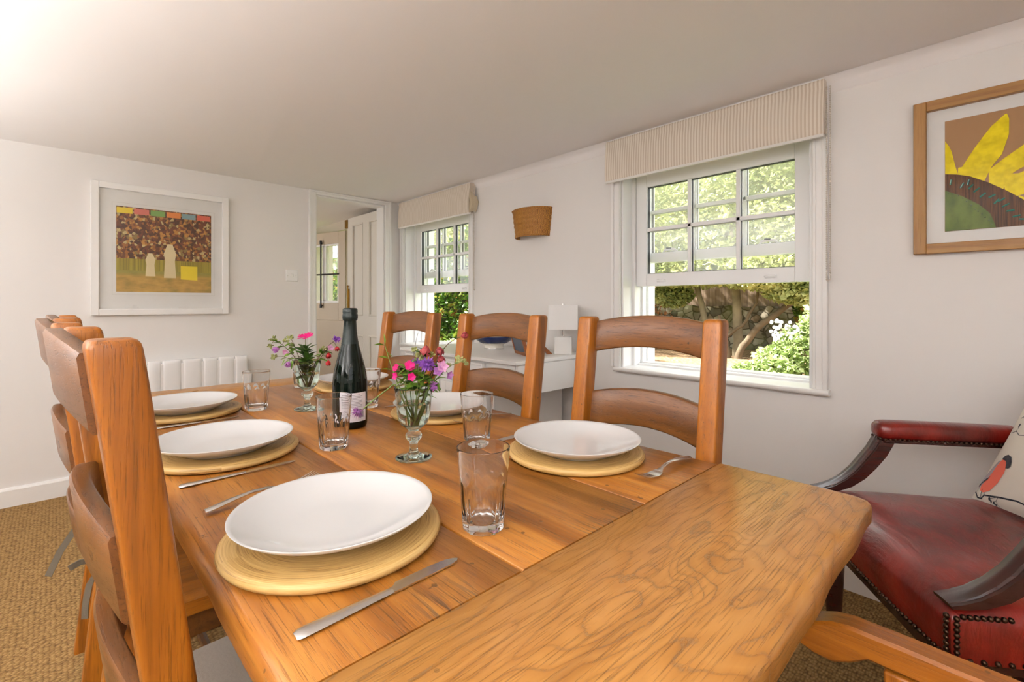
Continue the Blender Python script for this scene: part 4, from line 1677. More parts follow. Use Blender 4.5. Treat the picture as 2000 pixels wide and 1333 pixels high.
pa = [(-0.006, 0.070, -0.004), (-0.012, 0.12, -0.012), (-0.014, 0.16, -0.02), (-0.005, 0.195, -0.024)]
flower(GN, 'stem of small magenta flowers low on the left of the near goblet', pa, M_STEM,
       [((-0.003, 0.200, -0.026), (0.2, 0.5, -0.8), 'flat', 0.012, M_MAGENTA, None), ((-0.032, 0.196, -0.022), (-0.6, 0.4, -0.6), 'flat', 0.010, M_MAGENTA, None),
        ((-0.031, 0.179, -0.026), (-0.6, 0.2, -0.8), 'cup', 0.009, M_MAGENTA, None), ((0.002, 0.178, -0.03), (0.1, 0.2, -1), 'cup', 0.010, M_MAGENTA, None)], rleaves(pa, 10, 0.032, 0.012, 7, .55), G1, seed=7)
pa = [(0.004, 0.072, 0.0), (0.024, 0.13, -0.006), (0.038, 0.16, -0.010), (0.056, 0.185, -0.014), (0.070, 0.203, -0.016)]
flower(GN, 'pale lilac flowers on a branching stem at the right of the near goblet', pa, M_STEM,
       [((0.063, 0.196, -0.018), (0.3, 0.4, -0.7), 'cup', 0.014, M_PINK, None), ((0.056, 0.188, -0.02), (0.0, 0.4, -0.9), 'cup', 0.012, M_LILAC, None), ((0.077, 0.180, -0.014), (0.6, -0.1, -0.6), 'cup', 0.010, M_LILAC, None),
        ((0.078, 0.201, -0.012), (0.8, 0.4), 'seed', 0.006, M_SEEDGREEN, None)],
       [((0.045, 0.17, -0.012), (0.9, 0.3, -.2), 0.03, 0.014), ((0.040, 0.165, -0.012), (0.8, -0.5, -.2), 0.026, 0.015), ((0.036, 0.158, -0.01), (0.3, 0.6, -.6), 0.028, 0.016)], G1, seed=8)
pa = [(0.002, 0.072, 0.004), (0.026, 0.13, 0.006), (0.042, 0.16, 0.004), (0.075, 0.195, 0.0), (0.104, 0.207, -0.002)]
flower(GN, 'stem with green seed heads reaching far right over the near goblet rim', pa, M_STEM,
       [((0.098, 0.213, -0.002), (0.6, 0.6), 'seed', 0.011, M_SEEDGREEN, None), ((0.110, 0.206, -0.002), (0.9, 0.2), 'seed', 0.010, M_SEEDGREEN, None), ((0.092, 0.207, 0.0), (0.2, -0.5), 'seed', 0.007, M_SEEDGREEN, None)],
       rleaves(pa, 5, 0.022, 0.010, 9, .3, .6), G1, seed=9, cat='seed head')
pa = [(0.000, 0.072, -0.002), (0.008, 0.13, -0.010), (0.012, 0.17, -0.014), (0.015, 0.215, -0.012)]
flower(GN, 'cluster of pale green seed heads above the purple pincushion in the near goblet', pa, M_STEM,
       [((0.015, 0.222, -0.014), (0, 0.8), 'seed', 0.013, M_SEEDGREEN, None), ((0.022, 0.214, -0.018), (0.3, 0.5), 'seed', 0.010, M_SEEDGREEN, None), ((0.040, 0.222, -0.002), (0.3, 0.8), 'seed', 0.009, M_SEEDGREEN, None),
        ((0.004, 0.232, -0.01), (-0.2, 0.8), 'seed', 0.009, M_SEEDGREEN, None)], rleaves(pa, 6, 0.026, 0.012, 10, .5), G1, seed=10, cat='seed head')
pa = [(0.000, 0.074, -0.01), (0.024, 0.125, -0.016), (0.037, 0.154, -0.020), (0.044, 0.166, -0.024)]
flower(GN, 'small lilac flower hanging just over the right rim of the near goblet', pa, M_STEM, [((0.047, 0.160, -0.028), (0.3, -0.4, -0.8), 'pom', 0.012, M_LILAC, None)],
       [((0.046, 0.170, -0.02), (0.5, -0.8, -.1), 0.024, 0.014), ((0.035, 0.155, -.02), (0.4, .5, -.5), 0.03, 0.016)], G1, seed=11)
pa = [(0.002, 0.080, -0.004), (-0.018, 0.12, -0.010), (-0.036, 0.158, -0.014), (-0.052, 0.150, -0.02), (-0.080, 0.128, -0.03), (-0.100, 0.110, -0.034)]
flower(GN, 'lilac tufted flower drooping left of the near goblet before the bottle label', pa, M_STEM, [((-0.107, 0.107, -0.036), (-0.5, -0.4, -0.7), 'pom', 0.016, M_LILAC, None)],
       [((-0.036, 0.158, -0.014), (0.5, 0.4, -.1), 0.03, 0.007)], G1, seed=12, r0=0.0015, r1=0.0014)
pa = [(0.0, 0.08, 0.0), (-0.002, 0.15, 0.0), (-0.001, 0.20, 0.002), (0.001, 0.235, 0.004), (0.008, 0.268, 0.006)]
flower(GN, 'thin bare twig standing upright at the back of the near goblet', pa, M_STEMDARK, [], [((-0.001, 0.225, 0.003), (0.5, 0.5, 0), 0.016, 0.007)], G1, r0=0.0010, r1=0.0004, seed=13, cat='twig')

pa = [(0.0, 0.074, 0.0), (0.004, 0.12, 0.004), (0.010, 0.16, 0.004), (0.018, 0.19, 0.0)]
flower(GN, 'bunch of fresh green leaves filling the rim of the near goblet', pa, M_STEM, [], rleaves(pa, 30, 0.038, 0.016, 31, .40), G1, seed=31, cat='sprig')
pa = [(-0.002, 0.074, 0.002), (-0.006, 0.12, 0.006), (-0.014, 0.16, 0.008), (-0.022, 0.188, 0.006)]
flower(GN, 'darker leafy sprig at the left rim of the near goblet', pa, M_STEM, [], rleaves(pa, 22, 0.034, 0.013, 32, .45), G1, seed=32, leafmat_=M_LEAFDARK, cat='sprig')
G2 = 'cut flowers in the far goblet'
pa = [(0.0, 0.072, 0.0), (-0.002, 0.12, -0.004), (-0.003, 0.16, -0.006), (-0.003, 0.225, -0.006)]
lv = []
rr_ = random.Random(21)
for i in range(46):
    z = 0.112 + 0.080 * i / 46
    an = i * 2.4
    lv.append(((-0.003, z, -0.006), (math.cos(an), 0.7, math.sin(an)), 0.040 * rr_.uniform(.7, 1.1), 0.017))
flower(GF, 'bright magenta flower on a densely leafy stem, top of the far goblet', pa, M_STEM, [((-0.003, 0.226, -0.006), (0.0, 1.0, -0.35), 'flat', 0.025, M_MAGENTA, None)], lv, G2, leafmat_=M_LEAFDARK, seed=20)
pa = [(0.004, 0.075, 0.0), (-0.018, 0.125, 0.0), (-0.036, 0.158, 0.0), (-0.060, 0.185, 0.002), (-0.085, 0.205, 0.004), (-0.112, 0.222, 0.004)]
flower(GF, 'sprig with green seed heads and lilac bells leaning far left in the far goblet', pa, M_STEMDARK,
       [((-0.106, 0.218, 0.004), (-.5, .6), 'seed', 0.014, M_SEEDGREEN, None), ((-0.116, 0.198, 0.004), (-.7, -.2), 'seed', 0.012, M_SEEDGREEN, None), ((-0.087, 0.190, -0.004), (-0.5, -0.2, -.6), 'bell', 0.014, M_LILAC, None),
        ((-0.070, 0.214, 0.006), (0, 1), 'seed', 0.012, M_SEEDGREEN, None), ((-0.064, 0.180, -0.006), (0.2, -.2, -.8), 'cup', 0.011, M_PINK, None)], rleaves(pa, 14, 0.026, 0.012, 22, .35), G2, seed=22)
pa = [(0.002, 0.075, 0.004), (-0.014, 0.125, 0.006), (-0.028, 0.158, 0.008), (-0.045, 0.20, 0.008), (-0.055, 0.222, 0.008)]
flower(GF, 'upright sprig of pale green seed heads left of the magenta flower in the far goblet', pa, M_STEMDARK, [((-0.057, 0.225, 0.008), (0, 1), 'seed', 0.013, M_SEEDGREEN, None), ((-0.050, 0.198, 0.006), (-.6, .4), 'seed', 0.012, M_SEEDGREEN, None)],
       rleaves(pa, 6, 0.024, 0.011, 23, .4, .8), G2, seed=23, cat='seed head')
pa = [(-0.002, 0.078, -0.006), (-0.018, 0.125, -0.012), (-0.032, 0.150, -0.016), (-0.052, 0.163, -0.018)]
flower(GF, 'lilac bell low on a short leafy sprig at the left rim of the far goblet', pa, M_STEMDARK, [((-0.047, 0.150, -0.022), (0, -.6, -.7), 'bell', 0.013, M_LILAC, None), ((-0.098, 0.164, -0.01), (-.8, .1), 'seed', 0.013, M_SEEDGREEN, (-0.055, 0.163, -.018))],
       [((-0.045, 0.158, -.018), (-.8, -.5, -.2), 0.028, 0.010), ((-0.052, .163, -.018), (-.9, -.1, .2), 0.028, 0.011), ((-0.06, .16, -.018), (-.4, -.8, -.2), 0.024, 0.009), ((-0.04, .155, -.016), (0.1, -.8, -.4), 0.026, 0.009)], G2, seed=24)
pa = [(0.0, 0.075, 0.002), (0.016, 0.120, 0.0), (0.030, 0.152, 0.0), (0.052, 0.185, 0.002), (0.072, 0.205, 0.004), (0.085, 0.215, 0.004)]
flower(GF, 'purple pincushion flower on the long right-hand stem of the far goblet', pa, M_STEMDARK, [((0.090, 0.218, 0.004), (.5, .8), 'pom', 0.015, M_PURPLE, None), ((0.090, 0.196, 0.004), (.3, -.8), 'bell', 0.011, M_RED, (0.078, 0.21, .004))],
       rleaves(pa, 8, 0.022, 0.009, 25, .3, .7), G2, seed=25, r0=.002)
pa = [(0.002, 0.075, 0.006), (0.018, 0.120, 0.006), (0.034, 0.152, 0.006), (0.052, 0.178, 0.006), (0.062, 0.188, 0.006)]
flower(GF, 'stem of pale pink and crimson nodding buds at the right of the far goblet', pa, M_STEMDARK,
       [((0.070, 0.190, 0.004), (.5, .4, -.5), 'cup', 0.012, M_PINK, None), ((0.064, 0.176, 0.004), (.2, -.8), 'bell', 0.013, M_RED, None), ((0.064, 0.152, 0.004), (.1, -.9), 'bell', 0.012, M_RED, (0.064, .17, .004)),
        ((0.044, 0.180, 0.0), (-.3, .7), 'seed', 0.014, M_LEAF, None), ((0.050, 0.190, 0.002), (0, .9), 'seed', 0.012, M_SEEDGREEN, None)], rleaves(pa, 10, 0.024, 0.011, 26, .4, .8), G2, seed=26)
pa = [(-0.004, 0.076, -0.004), (0.004, 0.10, -0.006), (0.006, 0.12, -0.008), (0.008, 0.145, -0.008)]
flower(GF, 'short leafy sprig inside the bowl of the far goblet', pa, M_STEM, [], rleaves(pa, 10, 0.030, 0.018, 27, .2), G2, leafmat_=M_LEAF, seed=27, cat='sprig')
#@@NEXT
# ================================================================== WALL PICTURES
def frame4(m, axis, f0, f1, a0, a1, z0, z1, w):
    def bx(p, q, r, s):
        if axis == 'x':
            m.box(p, q, f0, f1, r, s)
        else:
            m.box(f0, f1, p, q, r, s)
    bx(a0, a0 + w, z0, z1)
    bx(a1 - w, a1, z0, z1)
    bx(a0 + w, a1 - w, z0, z0 + w)
    bx(a0 + w, a1 - w, z1 - w, z1)


def flat(m, axis, f, pts):
    """a filled flat shape, one face, on plane f"""
    v = [((a, f, z) if axis == 'x' else (f, a, z)) for a, z in pts]
    m.add(v, [tuple(range(len(v)))])


p1 = thing('framed_print', 'white framed market stall print on the wall left of the doorway', 'picture', (0.494, WY, 1.022))
ox, oz = 0.494, 1.022
m = MB()
frame4(m, 'x', -0.034, 0.0, 0.140 - ox, 0.847 - ox, 0, 1.813 - oz, 0.037)
m.build('picture_frame', M_TRIM, p1, bevel=0.003)
m = MB()
m.box(0.176 - ox, 0.812 - ox, -0.014, -0.004, 0.036, 1.777 - oz)
m.build('mount', plain('white_mount_card', (0.83, 0.815, 0.79, 1), 0.7), p1, smooth=False)
# printed sheet
t = NT('market_stall_print')
v = t.coords((1, 1, 1))
vo = t.n('ShaderNodeTexVoronoi', feature='F1')
vo.inputs['Scale'].default_value = 64.0
t.l(t.coords((1.2, 1, 1)), vo.inputs['Vector'])
hue = t.n('ShaderNodeSeparateColor')
t.l(vo.outputs['Color'], hue.inputs[0])
clut = t.ramp(hue.outputs[0], [(0.0, srgb(70, 38, 20)), (0.25, srgb(110, 60, 30)), (0.45, srgb(168, 106, 46)), (0.62, srgb(120, 62, 36)), (0.72, srgb(208, 150, 66)), (0.84, srgb(216, 198, 140)), (0.93, srgb(150, 130, 70))], 'CONSTANT')
sep = t.n('ShaderNodeSeparateXYZ')
t.l(v, sep.inputs[0])
fine = t.noise(t.coords((60, 1, 60)), 1.0, 4)
clut = t.mix(t.math('MULTIPLY', fine, 0.6), clut, srgb(86, 46, 26))
band = t.ramp(t.noise(t.coords((160, 1, 2)), 1.0, 2), [(0.35, srgb(126, 112, 30)), (0.65, srgb(168, 150, 48))])
pav = t.ramp(t.noise(t.coords((14, 1, 30)), 1.0, 5), [(0.3, srgb(138, 118, 44)), (0.5, srgb(178, 140, 62)), (0.75, srgb(206, 164, 84))])
pav = t.mix(t.ramp(sep.outputs[2], [(0.235, (0, 0, 0, 1)), (0.262, (1, 1, 1, 1))]), pav, t.mix(t.noise(t.coords((20, 1, 40)), 1, 4), srgb(112, 112, 40), srgb(168, 152, 66)))
c1 = t.mix(t.math('GREATER_THAN', sep.outputs[2], 0.272), pav, band)
c2 = t.mix(t.math('GREATER_THAN', sep.outputs[2], 0.345), c1, clut)
M_PRINT = t.bsdf(c2, 0.6)
m = MB()
flat(m, 'x', -0.0145, [(0.2555 - ox, 1.1635 - oz), (0.7465 - ox, 1.1635 - oz), (0.7465 - ox, 1.681 - oz), (0.2555 - ox, 1.681 - oz)])
sheet = m.build('print', M_PRINT, p1, smooth=False, fix=False)
TAGC = [('yellow_tag', srgb(228, 200, 40)), ('rose_tag', srgb(206, 110, 96)), ('green_tag', srgb(120, 160, 84)), ('orange_tag', srgb(222, 132, 62)), ('blue_tag', srgb(124, 158, 164)), ('red_tag', srgb(206, 96, 70))]
for i, (nm, cc) in enumerate(TAGC):
    m = MB()
    a = 0.258 - ox + i * 0.0815
    flat(m, 'x', -0.0149, [(a, 1.640 - oz), (a + 0.074, 1.640 - oz), (a + 0.074, 1.674 - oz), (a, 1.674 - oz)])
    m.build('printed_tag', plain(nm, cc, 0.6), sheet, smooth=False, fix=False)
m = MB()
for (a, b, c_, d) in ((0.395, 0.445, 1.262, 1.405), (0.488, 0.552, 1.255, 1.47)):
    w = b - a
    flat(m, 'x', -0.0149, [(a - ox, c_ - oz), (b - ox, c_ - oz), (b - w * .1 - ox, c_ + (d - c_) * .5 - oz), (b - ox, c_ + (d - c_) * .72 - oz), (b - w * .3 - ox, d - oz), (a + w * .3 - ox, d - oz),
                           (a - ox, c_ + (d - c_) * .72 - oz), (a + w * .1 - ox, c_ + (d - c_) * .5 - oz)])
m.build('printed_jar', plain('pale_jar_print', srgb(222, 204, 160), 0.6), sheet, smooth=False, fix=False)
m = MB()
flat(m, 'x', -0.0149, [(0.577 - ox, 1.248 - oz), (0.668 - ox, 1.244 - oz), (0.668 - ox, 1.335 - oz), (0.577 - ox, 1.335 - oz)])
m.build('printed_tag', plain('yellow_board_print', srgb(232, 206, 36), 0.6), sheet, smooth=False, fix=False)
m = MB()
frame4(m, 'x', -0.0146, -0.0139, 0.236 - ox, 0.766 - ox, 1.145 - oz, 1.702 - oz, 0.0012)
m.build('mount_line', plain('mount_line_grey', (0.62, 0.60, 0.56, 1), 0.7), p1, smooth=False)
m = MB()
flat(m, 'x', -0.022, [(0.176 - ox, 0.036), (0.812 - ox, 0.036), (0.812 - ox, 1.777 - oz), (0.176 - ox, 1.777 - oz)])
m.build('picture_glass', M_PGLASS, p1, smooth=False, fix=False)

p2 = thing('framed_textile', 'oak framed fabric sunflower picture on the window wall at the right edge', 'picture', (WX, 0, 1.262))
OZ2 = 1.262
YA, YB = 0.236, -0.36
for ya in (YA - 0.034, YB):
    m = MB()
    m.box(-0.030, 0, ya, ya + 0.034, 0, 0.523)
    m.build('frame_upright', M_FRAMEOAK, p2, bevel=0.002)
for za in (0, 0.489):
    m = MB()
    m.box(-0.030, 0, YB + 0.034, YA - 0.034, za, za + 0.034)
    m.build('frame_crosspiece', M_FRAMEOAKH, p2, bevel=0.002)
m = MB()
m.box(-0.010, -0.002, YB + 0.03, YA - 0.03, 0.03, 0.493)
m.build('mount', plain('white_mount', (0.80, 0.785, 0.77, 1), 0.7), p2, smooth=False)
t = NT('hessian')
hv = t.n('ShaderNodeTexChecker')
hv.inputs['Scale'].default_value = 900
hv.inputs['Color1'].default_value = srgb(176, 138, 100)
hv.inputs['Color2'].default_value = srgb(146, 108, 74)
t.l(t.coords(), hv.inputs['Vector'])
c = t.mix(t.noise(t.coords((1, 300, 40)), 1, 3), hv.outputs['Color'], srgb(160, 122, 88))
M_HESS = t.bsdf(c, 0.95)


def cloth(name, base, dark, sx, sz):
    t = NT(name)
    f = t.noise(t.coords((1, sx, sz)), 1.0, 4, 0.6)
    return t.bsdf(t.ramp(f, [(0.35, dark), (0.6, base)]), 0.9, 0, t.bump(f, 0.5, 0.004), 0.2)


M_YEL = cloth('yellow_fabric', srgb(236, 214, 40), srgb(206, 182, 26), 30, 30)
M_BRN = cloth('brown_corduroy', srgb(98, 64, 36), srgb(54, 32, 18), 260, 8)
M_GRN = cloth('green_fabric', srgb(102, 116, 56), srgb(74, 90, 40), 20, 12)
M_BEAD = plain('teal_bead', srgb(26, 100, 84), 0.15, coat=0.5, var=0.3)
m = MB()
flat(m, 'y', -0.0105, [(0.1555, 1.335 - OZ2), (-0.28, 1.335 - OZ2), (-0.28, 1.709 - OZ2), (0.1555, 1.709 - OZ2)])
m.build('hessian_ground', M_HESS, p2, smooth=False, fix=False)


def solid(name, pts, f0, f1, mat):
    m = MB()
    m.prism([(a, z - OZ2) for a, z in pts], f0, f1, 'x')
    return m.build(name, mat, p2, smooth=False)


solid('petal', [(0.1545, 1.6411), (0.145, 1.6223), (0.1392, 1.6054), (0.1286, 1.5489), (0.1222, 1.520), (0.1545, 1.520)], -0.0125, -0.0105, M_YEL)
solid('petal', [(0.1222, 1.545), (0.1129, 1.5456), (0.0965, 1.577), (0.0799, 1.6068), (0.062, 1.636), (0.0444, 1.6627), (0.0134, 1.6933), (0.0093, 1.6941), (0.0045, 1.6763), (0.0050, 1.6279), (0.0202, 1.568), (0.0444, 1.5314),
                (0.06, 1.49), (0.10, 1.50), (0.124, 1.515)], -0.0132, -0.0105, M_YEL)
solid('petal', [(0.05, 1.523), (0.0168, 1.5525), (-0.0275, 1.5868), (-0.06, 1.602), (-0.085, 1.60), (-0.06, 1.55), (-0.0275, 1.5188), (-0.0101, 1.508), (0.0016, 1.4982), (0.02, 1.45), (0.05, 1.48)], -0.0128, -0.0105, M_YEL)
solid('petal', [(0.02, 1.503), (-0.0167, 1.4994), (-0.0275, 1.5045), (-0.09, 1.52), (-0.13, 1.51), (-0.09, 1.455), (-0.0275, 1.4327), (-0.012, 1.4295), (0.012, 1.44)], -0.0136, -0.0105, M_YEL)
solid('petal', [(-0.0167, 1.4306), (-0.0275, 1.4231), (-0.08, 1.435), (-0.14, 1.42), (-0.10, 1.38), (-0.04, 1.36), (-0.01, 1.40)], -0.0128, -0.0105, M_YEL)
solid('flower_ring', [(0.1546, 1.5298), (0.125, 1.523), (0.0944, 1.5114), (0.0514, 1.4831), (0.01, 1.4497), (-0.0275, 1.4145), (-0.055, 1.38), (-0.075, 1.336), (0.0339, 1.336), (0.0444, 1.3704), (0.0727, 1.4118), (0.1129, 1.4459),
                      (0.1546, 1.4711)], -0.0142, -0.0105, M_BRN)
solid('flower_centre', [(0.1546, 1.474), (0.1129, 1.4489), (0.0727, 1.4148), (0.0479, 1.3838), (0.0391, 1.3579), (0.0335, 1.336), (0.1546, 1.336)], -0.0150, -0.0105, M_GRN)
rnd = random.Random(5)
m = MB()
for (y, z) in [(0.1404, 1.4996), (0.1129, 1.4836), (0.0919, 1.4754), (0.0781, 1.4624), (0.0637, 1.4439), (0.0426, 1.4371), (0.0322, 1.4182), (0.0117, 1.4029), (0.0016, 1.3845), (-0.0118, 1.3657), (-0.0265, 1.3541), (0.098, 1.491), (0.021, 1.4215)]:
    a = -1.5 + 1.3 * (0.14 - y) / 0.16 + rnd.uniform(-.3, .3)
    d = Vector((0, math.cos(a), math.sin(a))) * 0.009
    c_ = Vector((-0.0165, y, z - OZ2))
    m.tube([c_ - d, c_ + d], 0.0027, 6)
m.build('bead_row', M_BEAD, p2)
m = MB()
for (y, z) in [(0.1469, 1.4644), (0.1354, 1.4599), (0.1222, 1.451), (0.111, 1.4415), (0.1018, 1.4288), (0.0908, 1.4145), (0.0817, 1.4005), (0.0745, 1.392), (0.0655, 1.3822), (0.0584, 1.3698), (0.0496, 1.3587), (0.0444, 1.3456)]:
    m.ball((-0.0152, y, z - OZ2 + 0.001), 0.0022, 8, 6)
m.build('seed_bead_row', plain('olive_seed_bead', srgb(70, 84, 44), 0.3), p2)
m = MB()
flat(m, 'y', -0.022, [(YA - 0.034, 0.034), (YB + 0.034, 0.034), (YB + 0.034, 0.489), (YA - 0.034, 0.489)])
m.build('picture_glass', pane_glass('clear_art_glass', 0.35), p2, smooth=False, fix=False)

# ================================================================== WICKER SCONCE
sc = thing('wicker_sconce', 'half round honey wicker wall light shade between the two windows', 'wall light', (WX, 2.095, 1.515))
m = MB()


def scf(u, w):
    a = -PI / 2 + PI * u
    ry = 0.132 + 0.022 * w
    rx = 0.098 + 0.014 * w
    wob = 0.0015 * math.sin(w * 34) + 0.0015 * math.sin(a * 46)
    return (-(rx + wob) * math.cos(a), (ry + wob) * math.sin(a), 0.165 * w)


m.grid(scf, 60, 30)
m.grid(lambda u, w: tuple(c * s for c, s in zip(scf(u, w), (0.94, 0.95, 1.0))), 60, 6)
for w in (0.0, 1.0):
    m.tube([scf(u / 30, w) for u in range(31)], 0.0055, 8)
for u in (0.0, 1.0):
    m.tube([scf(u, w / 10) for w in range(11)], 0.0045, 8)
sh = m.build('shade', M_WICKER, sc, fix=False)
m = MB()
m.box(-0.02, 0, -0.03, 0.03, 0.05, 0.12)
m.tube([(-0.02, 0, 0.085), (-0.05, 0, 0.085), (-0.05, 0, 0.10)], 0.008, 8)
m.build('wall_bracket', M_BRASS, sc)
m = MB()
m.ball((-0.05, 0, 0.118), 0.022, 12, 8)
m.build('bulb', M_CHINA, sc)

# ================================================================== PANEL HEATER
rd = thing('panel_heater', 'white panel heater with rounded upright fins on the wall below the framed print', 'heater', (0.68, WY, 0.14))
m = MB()
m.box(-0.283, 0.268, -0.094, -0.012, 0.03, 0.58)
hb = m.build('heater_body', M_PVC, rd, bevel=0.01, bseg=3)
edges = [-0.283, -0.212, -0.106, 0.005, 0.092, 0.190, 0.268]
for a, b in zip(edges, edges[1:]):
    m = MB()
    L = []
    for z, k in ((0.02, 0.55), (0.035, 0.95), (0.06, 1.0), (0.54, 1.0), (0.575, 0.95), (0.592, 0.75), (0.597, 0.5)):
        w = (b - a - 0.0035) / 2
        xc = (a + b) / 2
        lp = []
        for q in range(16):
            an = 2 * PI * q / 16
            lp.append((xc + w * (abs(math.cos(an)) ** 0.4) * math.copysign(1, math.cos(an)), -0.080 + 0.019 * k * (abs(math.sin(an)) ** 0.6) * math.copysign(1, math.sin(an)), z))
        L.append(lp)
    m.loft(L)
    m.build('heater_fin', M_PVC, rd, angle=60)

# ================================================================== WHITE DESK AND WHAT STANDS ON IT
DZ = 0.81
dk = thing('drop_leaf_sideboard', 'white painted sideboard with drawers and a hanging end flap under the far window', 'sideboard', (1.89, 2.2, 0))
ox, oy = 1.89, 2.2
m = MB()
m.box(1.595 - ox, 2.176 - ox, 1.645 - oy, 2.72 - oy, DZ - 0.020, DZ)
m.build('top', M_WHITEGL, dk, bevel=0.004)
m = MB()
m.box(1.63 - ox, 2.165 - ox, 1.84 - oy, 2.69 - oy, 0.06, DZ - 0.020)
m.box(1.66 - ox, 2.165 - ox, 1.87 - oy, 2.66 - oy, 0.0, 0.06)
m.build('carcase', M_WHITEGL, dk, bevel=0.003)
m = MB()
m.box(1.615 - ox, 2.165 - ox, 1.652 - oy, 1.668 - oy, 0.635, DZ - 0.021)
m.build('end_flap', M_WHITEGL, dk, bevel=0.003)
m = MB()
m.box(1.612 - ox, 1.628 - ox, 1.668 - oy, 1.84 - oy, 0.66, DZ - 0.021)
m.build('front_apron', M_WHITEGL, dk, bevel=0.002)
for (a, b) in ((1.845, 1.895), ):
    pass
for (a, b) in ((1.910, 2.29), (2.305, 2.68)):
    m = MB()
    m.box(1.616 - ox, 1.632 - ox, a - oy, b - oy, 0.665, 0.778)
    frame4(m, 'y', 1.610 - ox, 1.616 - ox, a - oy, b - oy, 0.665, 0.778, 0.014)
    dr = m.build('drawer', M_WHITEGL, dk, bevel=0.002)
    m = MB()
    m.lathe([(0, 0.022), (0.010, 0.020), (0.013, 0.014), (0.008, 0.006), (0.007, 0.0)], 16, M=Matrix.Translation((1.616 - ox, (a + b) / 2 - oy, 0.722)) @ Matrix.Rotation(-PI / 2, 4, 'Y'))
    m.build('knob', M_WHITEGL, dr)
    m = MB()
    m.box(1.618 - ox, 1.632 - ox, a - oy, b - oy, 0.08, 0.648)
    frame4(m, 'y', 1.610 - ox, 1.618 - ox, a - oy, b - oy, 0.08, 0.648, 0.05)
    m.build('cupboard_door', M_WHITEGL, dk, bevel=0.002)

bw = thing('fruit_bowl', 'large footed bowl with dark blue band and cream foot on the white sideboard', 'bowl', (1.96, 2.215, DZ))
M_BOWLC = plain('cream_glaze', (0.78, 0.75, 0.66, 1), 0.15, var=0.02)
M_BOWLB = plain('navy_glaze', srgb(22, 34, 74), 0.12, var=0.1)
m = MB()
m.lathe([(0, 0.012), (0.050, 0.012), (0.055, 0.0), (0.060, 0.0), (0.060, 0.010), (0.057, 0.024), (0.062, 0.030), (0.085, 0.040)], 64)
m.lathe([(0.1285, 0.082), (0.136, 0.096), (0.1405, 0.110), (0.1385, 0.1115), (0.1335, 0.098), (0.118, 0.074), (0.09, 0.050), (0.05, 0.036), (0, 0.034)], 64)
m.build('bowl_body', M_BOWLC, bw, angle=60)
m = MB()
m.lathe([(0.085, 0.040), (0.110, 0.058), (0.1285, 0.082)], 64)
m.build('blue_band', M_BOWLB, bw, fix=False)
m = MB()
m.lathe([(0.0604, 0.0006), (0.0618, 0.004), (0.0612, 0.011), (0.0588, 0.0115)], 64)
m.build('metal_foot_ring', M_STEEL, bw)

# table lamp with a square shade, turned towards the room corner
lp_ = thing('table_lamp', 'small white table lamp with square shade and block base on the sideboard', 'lamp', (2.060, 1.742, DZ), math.radians(40))
m = MB()
m.box(-0.040, 0.040, -0.048, 0.048, 0, 0.097)
m.build('lamp_base', M_WHITEGL, lp_, bevel=0.002)
m = MB()
m.tube([(0, 0, 0.097), (0, 0, 0.20)], 0.005, 12)
m.build('lamp_stem', M_STEEL, lp_)
m = MB()
W2 = 0.079
for s in (-1, 1):
    m.box(s * W2 - 0.001, s * W2 + 0.001, -W2, W2, 0.138, 0.272)
    m.box(-W2, W2, s * W2 - 0.001, s * W2 + 0.001, 0.138, 0.272)
M_SHADE = plain('white_shade_fabric', (0.86, 0.86, 0.855, 1), 0.8, var=0.01)
m.build('lamp_shade', M_SHADE, lp_, smooth=False)
m = MB()
m.tube([(-W2, 0, 0.262), (0, 0, 0.262), (W2, 0, 0.262)], 0.002, 6)
m.tube([(0, 0, 0.262), (0, 0, 0.282)], 0.006, 10)
m.build('shade_carrier', M_STEEL, lp_)

# easel photo frame
ef = thing('photo_frame', 'small wooden easel photo frame with a dark blue picture beside the bowl', 'photo frame', (1.842, 1.862, DZ), math.atan2(0.182, 0.092))
tilt = Matrix.Rotation(math.radians(-16), 4, 'X')
M_FW = wood('photo_frame_wood', srgb(150, 92, 44), srgb(124, 70, 32), srgb(88, 46, 20), axis=0, pores=0.2)
m = MB()
T = tilt
for (a, b, c_, d) in ((-0.105, -0.087, 0.0, 0.155), (0.087, 0.105, 0.0, 0.155), (-0.087, 0.087, 0.0, 0.018), (-0.087, 0.087, 0.137, 0.155)):
    m.box(a, b, -0.018, 0.0, c_, d, T)
m.build('frame', M_FW, ef, bevel=0.002)
m = MB()
m.box(-0.087, 0.087, -0.008, -0.003, 0.018, 0.137, T)
m.build('photo', plain('dark_blue_photo', srgb(44, 60, 82), 0.3, var=0.25), ef, smooth=False)
m = MB()
m.loft([[(-0.012, -0.025, 0.118), (0.012, -0.025, 0.118), (0.012, -0.045, 0.135), (-0.012, -0.045, 0.135)], [(-0.012, -0.155, 0.0), (0.012, -0.155, 0.0), (0.012, -0.185, 0.0), (-0.012, -0.185, 0.0)]])
m.build('easel_leg', M_FW, ef, bevel=0.002)

# ================================================================== RED LEATHER ARMCHAIR
ac_ = thing('leather_armchair', 'oxblood leather armchair with studded seat and scrolled arms on the right', 'armchair', (1.5115, 0.262, 0), math.atan2(0.585, 0.811))
SW = 0.312


def seatf(u, w):
    x = (-1 + 2 * u)
    y = -0.57 * w
    k = 1 - 0.06 * w
    e = max(0.0, (1 - abs(x) ** 4)) * max(0.0, 1 - abs(2 * w - 1) ** 6)
    fr = -0.012 * (1 - x * x) * (1 if w < 0.02 else 0)
    z = 0.483 + 0.045 * e ** 0.6
    z += 0.006 * mnoise.noise(Vector((x * 2.6, y * 5, 1.2))) * e
    return (x * SW * k, y + 0.012 * (1 - x * x) * (1 - w), z)


